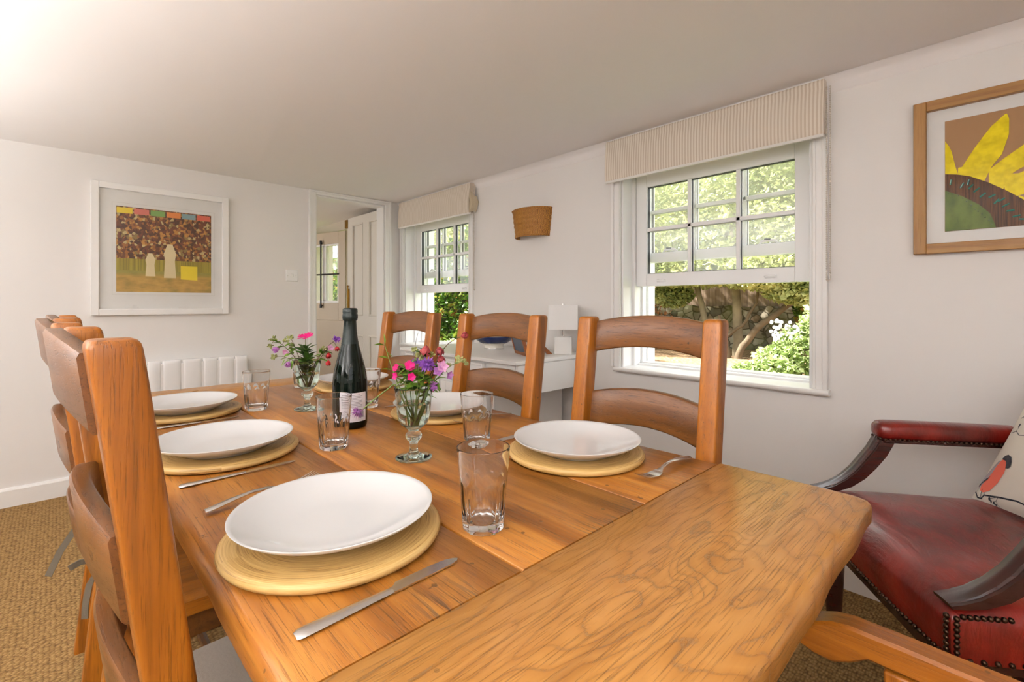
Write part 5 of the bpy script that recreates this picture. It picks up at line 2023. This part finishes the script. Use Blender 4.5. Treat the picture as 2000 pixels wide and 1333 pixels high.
m = MB()
m.grid(seatf, 40, 36)
nu = 40
fr_ = [seatf(i / nu, 0) for i in range(nu + 1)]
rt_ = [seatf(1, j / 36) for j in range(1, 37)]
bk_ = [seatf(1 - i / nu, 1) for i in range(1, nu + 1)]
lf_ = [seatf(0, 1 - j / 36) for j in range(1, 36)]
loop = fr_ + rt_ + bk_ + lf_
n = len(loop)
rows = [loop, [(x * 1.008, y + (0.004 if y > -0.1 else 0), 0.470) for x, y, z in loop], [(x * 1.01, y + (0.004 if y > -0.1 else 0), 0.43) for x, y, z in loop], [(x, y, 0.392) for x, y, z in loop]]
for a, b in zip(rows, rows[1:]):
    m.add(list(a) + list(b), [(k, (k + 1) % n, n + (k + 1) % n, n + k) for k in range(n)])
m.add(rows[-1], [tuple(range(n))])
# join coincident rows for smooth shading
seat = m.build('seat', M_LEATHER, ac_, angle=60)
import bmesh
bm = bmesh.new()
bm.from_mesh(seat.data)
bmesh.ops.remove_doubles(bm, verts=bm.verts, dist=0.0004)
bmesh.ops.recalc_face_normals(bm, faces=bm.faces)
bm.to_mesh(seat.data)
bm.free()
seat.data.set_sharp_from_angle(angle=math.radians(70))


def nails(pts, r, name):
    m = MB()
    for p in pts:
        m.ball(p, r, 8, 5)
    return m.build(name, M_NAIL, ac_)


P = []
n = 46
for i in range(n + 1):
    u = i / n
    x, y, z = seatf(u, 0)
    P.append((x, y + 0.003, 0.398))
nails(P, 0.0052, 'front_nail_row')
for s in (-1, 1):
    P = []
    for i in range(8):
        z = 0.404 + i * 0.0108
        P.append((s * (SW + 0.003), -0.006, z))
        P.append((s * (SW - 0.006), 0.006, z))
    for i in range(1, 24):
        y = -0.006 - i * 0.0235
        kx = SW * (1 - 0.06 * (-y / 0.57))
        P.append((s * (kx + 0.003), y, 0.399))
        if i < 9:
            P.append((s * (kx + 0.003), -0.006 - i * 0.0118, 0.4835))
    nails(P, 0.0056, 'side_nail_row')
# wooden seat frame under the leather
m = MB()
m.box(-0.27, 0.27, -0.55, -0.01, 0.35, 0.392)
m.build('seat_frame', M_MAHOG, ac_, bevel=0.003)
for s in (-1, 1):
    # scrolled arm support: a tapering moulded sweep rising from the front corner
    m = MB()
    path = [(0.004, 0.490, 0.006), (-0.02, 0.494, 0.012), (-0.05, 0.503, 0.020), (-0.085, 0.522, 0.028), (-0.118, 0.550, 0.034), (-0.145, 0.583, 0.037), (-0.172, 0.620, 0.038), (-0.190, 0.655, 0.038), (-0.198, 0.678, 0.038)]
    L = []
    for i, (y, z, th) in enumerate(path):
        a = path[max(i - 1, 0)]
        b = path[min(i + 1, len(path) - 1)]
        t_ = Vector((0, b[0] - a[0], b[1] - a[1])).normalized()
        nn = Vector((0, -t_.z, t_.y))
        if nn.y < 0 and i > 2:
            nn = -nn
        nn = Vector((0, t_.z, -t_.y))      # outward: forward and up side
        if nn.z < 0:
            nn = -nn
        c_ = Vector((s * (SW - 0.020), y, z + 0.012))
        w = 0.026
        prof = [(-w, -0.9), (w, -0.9), (w, 0.55), (w * 0.72, 0.62), (w * 0.66, 0.88), (w * 0.30, 0.92), (0, 1.0), (-w * 0.30, 0.92), (-w * 0.66, 0.88), (-w * 0.72, 0.62), (-w, 0.55)]
        L.append([c_ + Vector((px, 0, 0)) + nn * (th * 0.62 * k) for px, k in prof])
    m.loft(L)
    m.build('arm_support', M_MAHOG, ac_, angle=30)
    # padded leather arm
    m = MB()
    L = []
    for y, k in ((-0.166, 0.35), (-0.169, 0.7), (-0.178, 0.92), (-0.196, 1.0), (-0.30, 1.0), (-0.42, 0.97), (-0.53, 0.92)):
        lp = []
        for q in range(20):
            an = 2 * PI * q / 20
            cx_ = math.cos(an)
            sx_ = math.sin(an)
            zz = 0.032 * k * (abs(sx_) ** 0.65) * (1 if sx_ > 0 else -0.75)
            lp.append((s * (SW - 0.026) + 0.036 * k * (abs(cx_) ** 0.8) * math.copysign(1, cx_), y, 0.697 + zz))
        L.append(lp)
    m.loft(L)
    m.build('arm_pad', M_LEATHER, ac_, angle=60)
    m = MB()
    m.box(s * (SW - 0.026) - 0.026, s * (SW - 0.026) + 0.026, -0.53, -0.181, 0.664, 0.676)
    m.build('arm_rail', M_MAHOG, ac_, bevel=0.003)
    P = [(s * (SW - 0.026) + q * 0.0335, -0.181 - i * 0.0125, 0.6765) for i in range(29) for q in (-1, 1)] + [(s * (SW - 0.026) + q * 0.011, -0.172, 0.6765) for q in (-2, -1, 0, 1, 2)]
    nails(P, 0.0040, 'arm_nail_row')
    # legs
    for (yy, nm) in ((-0.035, 'leg'), (-0.52, 'leg')):
        m = MB()
        m.lathe([(0, 0), (0.016, 0), (0.019, 0.01), (0.015, 0.03), (0.019, 0.10), (0.026, 0.25), (0.028, 0.30), (0.022, 0.31), (0.030, 0.325), (0.030, 0.352), (0, 0.352)], 20, (s * 0.245, yy, 0))
        m.build(nm, M_MAHOG, ac_)
# back: leather panel in a mahogany frame
lean = Matrix.Translation((0, -0.545, 0.45)) @ Matrix.Rotation(math.radians(14), 4, 'X')


def backf(u, w):
    x = -1 + 2 * u
    e = max(0, 1 - x ** 6) * max(0, 1 - abs(2 * w - 1) ** 6)
    return (x * 0.235, 0.012 + 0.035 * e ** 0.6, 0.03 + 0.44 * w)


m = MB()
m.grid(backf, 24, 24, M=lean)
m.box(-0.235, 0.235, -0.03, 0.012, 0.03, 0.47, lean)
m.build('back_panel', M_LEATHER, ac_, angle=60)
m = MB()
for s in (-1, 1):
    m.box(s * 0.255 - 0.022, s * 0.255 + 0.022, -0.028, 0.014, -0.08, 0.50, lean)
m.box(-0.233, 0.233, -0.028, 0.014, 0.47, 0.52, lean)
m.build('back_frame', M_MAHOG, ac_, bevel=0.006)

# cushion with a printed bird, leaning against the back
cz = thing('cushion', 'cream cushion printed with a coral breasted bird on a branch, leaning on the leather armchair', 'cushion', (0, 0, 0))
fx = Vector((0.811, 0.585, 0))
dd = Vector((0.585, -0.811, 0))
C0 = Vector((1.945, 0.080, 0.520))
uu = (dd * 0.42 + Vector((0, 0, 0.91))).normalized()
nn_ = (-fx).cross(uu).normalized()
if nn_.dot(-dd) < 0:
    nn_ = -nn_
CW, CH = 0.46, 0.44
cz.location = C0


def cush(u, w, side=1, lift=0.0):
    """u runs from the visible lower left corner along the seat, w up the cushion"""
    pin = 1.0
    a, b = u, w
    # sides pull in between the corners
    px = 0.018 * math.sin(PI * b)
    py = 0.018 * math.sin(PI * a)
    uu_ = px + (CW - 2 * px) * a
    ww_ = py + (CH - 2 * py) * b
    e = max(0.0, math.sin(PI * a)) ** 0.55 * max(0.0, math.sin(PI * b)) ** 0.55
    th = 0.062 * e + 0.003 * mnoise.noise(Vector((a * 4, b * 4, side)))* e
    return (-fx) * uu_ + uu * ww_ + nn_ * (side * th + lift)


m = MB()
N = 40
m.grid(lambda u, w: cush(u, w, 1), N, N)
m.grid(lambda u, w: cush(u, w, -1), N, N)
co = m.build('cushion_cover', M_CUSHION, cz, angle=80)


def on_cushion(name, polys, mat, lift=0.0012):
    m = MB()
    for pts in polys:
        cx_ = sum(p[0] for p in pts) / len(pts)
        cy_ = sum(p[1] for p in pts) / len(pts)
        R = 4
        v = []
        for r_ in range(R + 1):
            k = r_ / R
            for (a, b) in pts:
                v.append(cush((cx_ + (a - cx_) * k) / CW, (cy_ + (b - cy_) * k) / CH, 1, lift))
        n = len(pts)
        f = [(r_ * n + k, r_ * n + (k + 1) % n, (r_ + 1) * n + (k + 1) % n, (r_ + 1) * n + k) for r_ in range(R) for k in range(n)]
        m.add(v, f)
    return m.build(name, mat, cz, fix=False)


def ell(cx_, cy_, rx, ry, rot=0, n=20):
    return [(cx_ + rx * math.cos(t_) * math.cos(rot) - ry * math.sin(t_) * math.sin(rot), cy_ + rx * math.cos(t_) * math.sin(rot) + ry * math.sin(t_) * math.cos(rot)) for t_ in [2 * PI * k / n for k in range(n)]]


def strip(pts, w):
    l, r_ = [], []
    for i, p in enumerate(pts):
        a = pts[max(i - 1, 0)]
        b = pts[min(i + 1, len(pts) - 1)]
        d = Vector((b[0] - a[0], b[1] - a[1])).normalized()
        l.append((p[0] - d.y * w, p[1] + d.x * w))
        r_.append((p[0] + d.y * w, p[1] - d.x * w))
    return l, r_


def strips(name, lines, mat, lift=0.0012):
    m = MB()
    for pts, w in lines:
        l, r_ = strip(pts, w)
        n = len(l)
        v = [cush(a / CW, b / CH, 1, lift) for a, b in l] + [cush(a / CW, b / CH, 1, lift) for a, b in r_]
        m.add(v, [(k, k + 1, n + k + 1, n + k) for k in range(n - 1)])
    return m.build(name, mat, cz, fix=False)


BIRD = BIRDDEF = None
on_cushion('bird_breast', [[(0.022, 0.028), (0.036, 0.024), (0.060, 0.034), (0.082, 0.062), (0.094, 0.095), (0.094, 0.120), (0.078, 0.136), (0.062, 0.130), (0.050, 0.110), (0.042, 0.085), (0.028, 0.060), (0.018, 0.042)]], M_BIRDRED)
on_cushion('bird_wing', [[(0.010, 0.034), (0.018, 0.042), (0.028, 0.060), (0.042, 0.085), (0.050, 0.110), (0.060, 0.128), (0.050, 0.126), (0.034, 0.104), (0.018, 0.076), (0.010, 0.055)]], M_BIRDGREY, 0.0015)
on_cushion('bird_head', [[(0.062, 0.132), (0.078, 0.136), (0.090, 0.124), (0.094, 0.110), (0.106, 0.112), (0.112, 0.118), (0.110, 0.132), (0.100, 0.146), (0.084, 0.150), (0.070, 0.144)],
                         [(0.006, 0.040), (0.014, 0.052), (0.028, 0.066), (0.044, 0.076), (0.034, 0.062), (0.020, 0.050), (0.010, 0.036)]], M_BIRDDARK, 0.0019)
strips('branch_print', [([(0.006, 0.020), (0.022, 0.006), (0.036, 0.006), (0.044, 0.018), (0.10, 0.026), (0.16, 0.034), (0.22, 0.032)], 0.0022), ([(0.034, 0.008), (0.031, 0.020), (0.030, 0.034)], 0.0010), ([(0.043, 0.018), (0.043, 0.026)], 0.0010),
                        ([(0.098, 0.026), (0.090, 0.014), (0.082, 0.008)], 0.0007), ([(0.090, 0.014), (0.094, 0.004), (0.100, 0.000)], 0.0007), ([(0.098, 0.026), (0.076, 0.018), (0.068, 0.014)], 0.0007),
                        ([(0.040, 0.215), (0.060, 0.222), (0.085, 0.212), (0.13, 0.220)], 0.0012), ([(0.058, 0.222), (0.064, 0.236)], 0.0009), ([(0.045, 0.262), (0.075, 0.280), (0.12, 0.285)], 0.0012)], M_BIRDDARK)
on_cushion('berry_print', [ell(0.066, 0.013, 0.004, 0.005), ell(0.072, 0.008, 0.003, 0.004), ell(0.082, 0.006, 0.003, 0.004), ell(0.088, 0.001 + 0.002, 0.003, 0.003), ell(0.060, 0.240, 0.004, 0.007), ell(0.066, 0.268, 0.006, 0.006)], M_BIRDDARK)
# ================================================================== GARDEN OUTSIDE THE WINDOWS
GZ = 0.30
t = NT('lawn_and_leaf_litter')
v = t.coords()
n1 = t.noise(v, 1.1, 5, 0.65)
n2 = t.noise(v, 26, 4, 0.7)
lit = t.ramp(n2, [(0.3, srgb(84, 64, 44)), (0.5, srgb(140, 114, 88)), (0.7, srgb(186, 162, 130))])
grs = t.ramp(n2, [(0.3, srgb(70, 92, 26)), (0.55, srgb(112, 130, 46)), (0.8, srgb(158, 166, 80))])
sep = t.n('ShaderNodeSeparateXYZ')
t.l(v, sep.inputs[0])
xx = t.math('ADD', sep.outputs[0], t.math('MULTIPLY', n1, 2.2))
far = t.ramp(t.math('MULTIPLY', xx, 0.1), [(0.60, (0, 0, 0, 1)), (0.68, (1, 1, 1, 1))])
c = t.mix(far, grs, lit)
M_GROUND = t.bsdf(c, 0.95, 0, t.bump(n2, 0.8, 0.03), 0.1)
m = MB()
m.box(WX + TH, 40, -14, 40, -0.2, GZ)
struct(m.build('ground', M_GROUND, smooth=False))

# rubble garden wall with board fence above it
t = NT('flint_rubble')
v = t.coords((1, 1, 1))
vo = t.n('ShaderNodeTexVoronoi', feature='F1')
vo.inputs['Scale'].default_value = 7.5
t.l(v, vo.inputs['Vector'])
se = t.n('ShaderNodeSeparateColor')
t.l(vo.outputs['Color'], se.inputs[0])
st = t.ramp(se.outputs[0], [(0.0, srgb(96, 92, 84)), (0.35, srgb(150, 140, 124)), (0.6, srgb(186, 178, 160)), (0.85, srgb(128, 108, 88)), (1.0, srgb(206, 200, 186))])
ve = t.n('ShaderNodeTexVoronoi', feature='DISTANCE_TO_EDGE')
ve.inputs['Scale'].default_value = 7.5
t.l(v, ve.inputs['Vector'])
st = t.mix(t.ramp(ve.outputs['Distance'], [(0.02, (1, 1, 1, 1)), (0.09, (0, 0, 0, 1))]), st, srgb(84, 76, 62))
st = t.mix(t.ramp(t.noise(v, 2.2, 4), [(0.5, (0, 0, 0, 1)), (0.7, (1, 1, 1, 1))]), st, srgb(110, 112, 72))
M_RUBBLE = t.bsdf(st, 0.9, 0, t.bump(t.math('SUBTRACT', 1, vo.outputs['Distance']), 1.0, 0.05), 0.2)
gw = MB()


def gwf(u, w):
    y = -3 + 17 * u
    z = GZ - 0.05 + 0.80 * w
    return (8.6 - 0.05 * mnoise.noise(Vector((y * 5, z * 5, 0))) - 0.03 * mnoise.noise(Vector((y * 14, z * 14, 4))), y, z + (0.05 * mnoise.noise(Vector((y * 3, 1, 1))) if w > 0.9 else 0))


gw.grid(gwf, 340, 22)
gw.box(8.62, 8.95, -3, 14, GZ - 0.05, GZ + 0.74)
tag(gw.build('garden_wall', M_RUBBLE, angle=80), 'low rubble stone garden wall behind the trees, seen through the near window', 'garden wall')
M_BOARD = wood('weathered_fence_board', srgb(176, 152, 132), srgb(148, 124, 106), srgb(108, 86, 72), axis=2, pores=0.3, rough=0.8, scale=0.4)
fn_ = thing('board_fence', 'brown upright board fence on top of the rubble garden wall', 'fence', (8.8, 5.5, GZ + 0.70))
m = MB()
for i in range(150):
    y = -8.4 + i * 0.113
    m.box(-0.03, -0.008, y, y + 0.108, 0, 0.72 + 0.01 * math.sin(i * 7.1))
m.build('boards', M_BOARD, fn_, smooth=False)
for k, y in enumerate([-7.2, -4.8, -2.4, 0, 2.4, 4.8, 7.2]):
    m = MB()
    m.box(-0.008, 0.08, y - 0.05, y + 0.05, 0, 0.80)
    m.build('fence_post', M_BOARD, fn_, smooth=False)
m = MB()
for z in (0.15, 0.58):
    m.box(-0.008, 0.04, -8.4, 8.5, z, z + 0.08)
m.build('fence_rail', M_BOARD, fn_, smooth=False)


def leaf_cloud(m, n, sample, size, rnd, up=0.4):
    for _ in range(n):
        p = sample()
        d = Vector((rnd.gauss(0, 1), rnd.gauss(0, 1), rnd.gauss(0, 0.7))).normalized()
        s = d.cross(Vector((rnd.gauss(0, 1), rnd.gauss(0, 1), rnd.gauss(up * 3, 1)))).normalized()
        L = size * rnd.uniform(0.6, 1.3)
        w = L * 0.32
        nn = d.cross(s) * L * 0.10
        m.add([p - d * L * .5, p + s * w + nn, p + d * L * .5, p - s * w + nn], [(0, 1, 2, 3)])


def blob(rnd, blobs):
    tot = sum(b[3] for b in blobs)

    def f():
        r = rnd.uniform(0, tot)
        for b in blobs:
            r -= b[3]
            if r <= 0:
                break
        c, rad, sq, _ = b
        while True:
            q = Vector((rnd.uniform(-1, 1), rnd.uniform(-1, 1), rnd.uniform(-1, 1)))
            l = q.length
            if l <= 1 and (l > 0.55 or rnd.random() < 0.25):
                break
        return Vector(c) + Vector((q.x * rad * sq[0], q.y * rad * sq[1], q.z * rad * sq[2]))
    return f


M_TREELEAF = leafmat('sunlit_tree_leaf', [(0.3, srgb(112, 128, 70)), (0.5, srgb(168, 174, 112)), (0.7, srgb(220, 216, 160))], 0.4, scale=1.8)
M_TREELEAF2 = leafmat('green_tree_leaf', [(0.3, srgb(92, 112, 66)), (0.5, srgb(142, 158, 104)), (0.7, srgb(200, 204, 156))], 0.4, scale=1.8)
M_SHRUB = leafmat('shrub_leaf', [(0.3, srgb(104, 124, 70)), (0.5, srgb(156, 172, 112)), (0.75, srgb(212, 216, 170))], 0.3, scale=3.0)
M_HEDGE = leafmat('hedge_leaf', [(0.3, srgb(30, 56, 18)), (0.46, srgb(66, 98, 32)), (0.56, srgb(128, 144, 60)), (0.64, srgb(176, 130, 72)), (0.72, srgb(160, 80, 52))], 0.25, scale=5.0, rough=0.35)
M_BARK = plain('pale_bark', srgb(126, 114, 92), 0.9, var=0.25, bump=0.6, bscale=14)
M_DARKBARK = plain('dark_bark', srgb(92, 78, 60), 0.9, var=0.25, bump=0.6, bscale=14)
M_WHITEFLOWER = leafmat('white_petal', [(0.3, srgb(196, 188, 200)), (0.7, srgb(226, 220, 228))], 0.2)


def tree(label, base, trunks, blobs, n, size, lm, bark, seed, cat='tree'):
    rnd = random.Random(seed)
    root = thing('garden_tree', label, cat, base, 0, 'trees behind the near window')
    B = Vector(base)
    for pts, r0, r1 in trunks:
        m = MB()
        q = []
        P = [Vector(p) for p in pts]
        for i in range(len(P) - 1):
            for k in range(4):
                q.append(P[i].lerp(P[i + 1], k / 4) + Vector((rnd.uniform(-.012, .012), rnd.uniform(-.012, .012), 0)))
        q.append(P[-1])
        m.tube(q, [r0 + (r1 - r0) * i / (len(q) - 1) for i in range(len(q))], 10)
        m.build('trunk', bark, root)
    m = MB()
    leaf_cloud(m, n, blob(rnd, blobs), size, rnd)
    m.build('foliage', lm, root, smooth=False, fix=False)
    return root


# main tree: two upright stems and a long limb sweeping up to the right
tree('slender garden tree with two pale upright stems in front of the rubble wall', (7.4, 3.25, GZ),
     [([(0, 0.05, -0.02), (0.05, 0.10, 0.45), (0.10, 0.22, 0.9), (0.16, 0.36, 1.5), (0.2, 0.5, 2.4)], 0.055, 0.035), ([(0.0, -0.42, -0.02), (0.0, -0.40, 0.5), (0.02, -0.38, 1.1), (0.05, -0.30, 2.2)], 0.075, 0.05)],
     [((0.1, 0.3, 2.2), 1.25, (1, 1.2, 0.95), 3), ((0.0, 1.5, 2.6), 1.1, (1, 1.1, 1), 2.4), ((0.2, -0.6, 2.9), 1.1, (1, 1, 1), 2.2), ((-0.3, 0.1, 1.30), 0.6, (0.9, 2.0, 0.42), 2.2), ((0.2, 0.75, 0.95), 0.32, (0.8, 1.2, 0.7), 0.9), ((0, 2.5, 2.0), 0.9, (1, 1, 1.1), 1.4)],
     22000, 0.09, M_TREELEAF, M_BARK, 3)
tree('multi-stemmed garden tree with a long limb leaning to the right', (7.1, 2.72, GZ),
     [([(0, 0.0, -0.02), (0.0, -0.06, 0.18), (0.03, -0.25, 0.45), (0.08, -0.55, 0.72), (0.15, -1.0, 1.05), (0.2, -1.35, 1.5)], 0.055, 0.03), ([(0.0, 0.14, -0.02), (0, 0.18, 0.3), (0.02, 0.28, 0.62)], 0.045, 0.02),
      ([(0.02, 0.18, 0.32), (0.05, -0.05, 0.48), (0.1, -0.22, 0.8), (0.1, -0.26, 1.3)], 0.028, 0.014)],
     [((0.1, -1.2, 1.9), 1.0, (1, 1.1, 0.95), 2.2), ((-0.1, -0.55, 1.25), 0.55, (1, 1.7, 0.55), 2.4), ((-0.1, -0.85, 0.98), 0.34, (0.8, 1.5, 0.6), 1.3), ((0.4, -1.9, 2.6), 1.1, (1, 1, 1), 2), ((0.1, -1.9, 1.3), 0.6, (1, 1, 0.8), 1.0), ((0.2, -0.6, 3.1), 0.9, (1, 1, .9), 1.4)],
     20000, 0.085, M_TREELEAF, M_DARKBARK, 5)
tree('dense tree at the back of the garden filling the near window panes', (10.2, 4.0, GZ), [([(0, 0, -0.02), (0.05, 0.1, 1.2), (0, 0.2, 2.5)], 0.16, 0.08)],
     [((0, 0, 2.6), 1.9, (1, 1.5, 0.9), 3), ((0, 2.4, 2.4), 1.7, (1, 1.2, 1.0), 2.4), ((0, -2.6, 2.9), 1.8, (1, 1.3, 1.0), 2.6)], 22000, 0.13, M_TREELEAF2, M_DARKBARK, 7)


def bush(name, label, base, blobs, n, size, lm, seed, cat='shrub', stems=6, flowers=None):
    rnd = random.Random(seed)
    root = thing(name, label, cat, base, 0)
    m = MB()
    for i in range(stems):
        b = blobs[i % len(blobs)]
        tip = Vector(b[0]) + Vector((rnd.uniform(-.5, .5) * b[1], rnd.uniform(-.5, .5) * b[1], 0))
        m.tube([(tip.x * .2, tip.y * .2, -0.02), (tip.x * .6, tip.y * .6, tip.z * .5), tuple(tip)], [0.012, 0.009, 0.004], 6)
    m.build('stem', M_DARKBARK, root)
    m = MB()
    leaf_cloud(m, n, blob(rnd, blobs), size, rnd)
    m.build('foliage', lm, root, smooth=False, fix=False)
    if flowers:
        m = MB()
        for c in flowers:
            for k in range(9):
                d = Vector((rnd.uniform(-1, .2), rnd.uniform(-1, 1), rnd.uniform(-1, 1))).normalized()
                p = Vector(c) + d * 0.050
                m.ball(p, 0.019, 6, 4, (0.5, 1, 1))
        m.build('white_flowers', M_WHITEFLOWER, root, smooth=False, fix=False)
    return root


bush('flowering_shrub', 'pale green shrub with white flower heads at the right of the garden view', (5.6, 1.50, GZ),
     [((0, 0, 0.30), 0.32, (0.9, 0.9, 0.9), 2), ((0.1, -0.20, 0.52), 0.32, (0.9, 0.8, 1.1), 2), ((0, 0.28, 0.18), 0.22, (1, 1, 0.7), 1), ((0.2, -0.4, 0.72), 0.28, (1, .8, 1), 1)], 5200, 0.06, M_SHRUB, 11,
     flowers=[(-0.15, 0.20, 0.50), (-0.14, 0.12, 0.58), (-0.12, 0.05, 0.52), (-0.15, 0.17, 0.44), (-0.1, 0.22, 0.57), (-0.14, 0.0, 0.47)])
bush('low_shrub', 'low pale green plant spreading at the foot of the flowering shrub', (5.3, 1.90, GZ), [((0, 0, 0.10), 0.16, (1, 1.1, 0.5), 2), ((0.1, -0.25, 0.14), 0.20, (1, 1.1, 0.6), 2)], 1500, 0.06, M_SHRUB, 12)
bush('bare_shrub', 'straggly rust-brown shrub by the garden wall at the left of the near window view', (7.9, 4.5, GZ), [((0, 0, 0.55), 0.35, (0.8, 1, 1.1), 2), ((0, 0.35, 0.8), 0.3, (.8, .8, 1), 1)], 420, 0.07,
     leafmat('russet_leaf', [(0.3, srgb(130, 74, 44)), (0.7, srgb(190, 140, 96))], 0.3), 13, stems=26)
bush('evergreen_shrub', 'dark green bush in the top right of the garden view, under the raised sash', (8.0, 1.85, GZ), [((0, 0, 0.75), 0.42, (0.7, 1.0, 1.1), 2), ((0.0, -0.2, 1.15), 0.5, (.7, 1, 1), 2)], 4200, 0.085, M_HEDGE, 14)

# hedge outside the far window and the hall door
rnd = random.Random(17)
hd = thing('garden_hedge', 'glossy green and russet hedge outside the far window', 'hedge', (4.6, 7.2, GZ))
m = MB()


def hsample():
    y = rnd.uniform(-2.2, 4.6)
    top = 1.75 + 0.12 * math.sin(y * 2.3)
    if rnd.random() < 0.75:
        z = rnd.uniform(0.0, top)
        x = -0.30 + rnd.uniform(-0.06, 0.16) + 0.06 * math.sin(y * 5 + z * 4)
    else:
        z = top + rnd.uniform(-.1, .08)
        x = rnd.uniform(-.3, .5)
    return Vector((x, y, z))


leaf_cloud(m, 15000, hsample, 0.085, rnd)
m.build('foliage', M_HEDGE, hd, smooth=False, fix=False)
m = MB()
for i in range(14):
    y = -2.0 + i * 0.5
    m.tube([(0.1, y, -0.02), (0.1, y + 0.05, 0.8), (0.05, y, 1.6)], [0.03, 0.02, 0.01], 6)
m.box(0.05, 0.30, -2.1, 4.5, 0.1, 1.55)  # solid dark block stands in for the shade inside the hedge
m.build('branches_and_shade', plain('hedge_shade_twigs', srgb(52, 56, 28), 0.95, var=0.3, bump=0.5), hd, smooth=False)
bush('pale_shrub', 'small pale variegated shrub at the foot of the hedge outside the far window', (3.55, 4.72, GZ), [((0, 0, 0.16), 0.28, (0.8, 1.2, 0.7), 2)], 1500, 0.06, leafmat('variegated_leaf', [(0.3, srgb(150, 170, 100)), (0.6, srgb(236, 240, 210))], 0.4, scale=8), 18)
tree('tall pale leafed tree beyond the hedge, filling the panes of the far window', (6.6, 8.6, GZ), [([(0, 0, -0.02), (0.05, 0.1, 1.2), (0, 0.2, 2.6)], 0.12, 0.07)],
     [((0, 0, 2.6), 1.5, (1, 1.4, 1.0), 3), ((0.2, 2.3, 2.4), 1.3, (1, 1.2, 1.0), 2), ((-0.2, -2.0, 2.4), 1.3, (1, 1.2, 1.0), 2)], 14000, 0.12, M_TREELEAF, M_BARK, 19)

# porch lantern outside the hall door
pl = thing('porch_lantern', 'white hanging porch lantern seen through the glazed hall door', 'lantern', (3.03, 7.02, 1.70))
m = MB()
m.lathe([(0, 0.16), (0.03, 0.155), (0.045, 0.12), (0.12, 0.085), (0.125, 0.075), (0.05, 0.08), (0, 0.08)], 24)
m.build('cap', M_TRIM, pl)
m = MB()
m.lathe([(0.05, 0.08), (0.052, -0.02), (0.040, -0.07), (0.0, -0.09)], 20)
m.build('glass_dome', M_PANE, pl, fix=False)
m = MB()
m.tube([(0, 0, 0.16), (0, 0, 0.26), (-0.10, 0.0, 0.30), (-0.56, 0.0, 0.30)], 0.012, 8)
m.build('bracket', M_TRIM, pl)
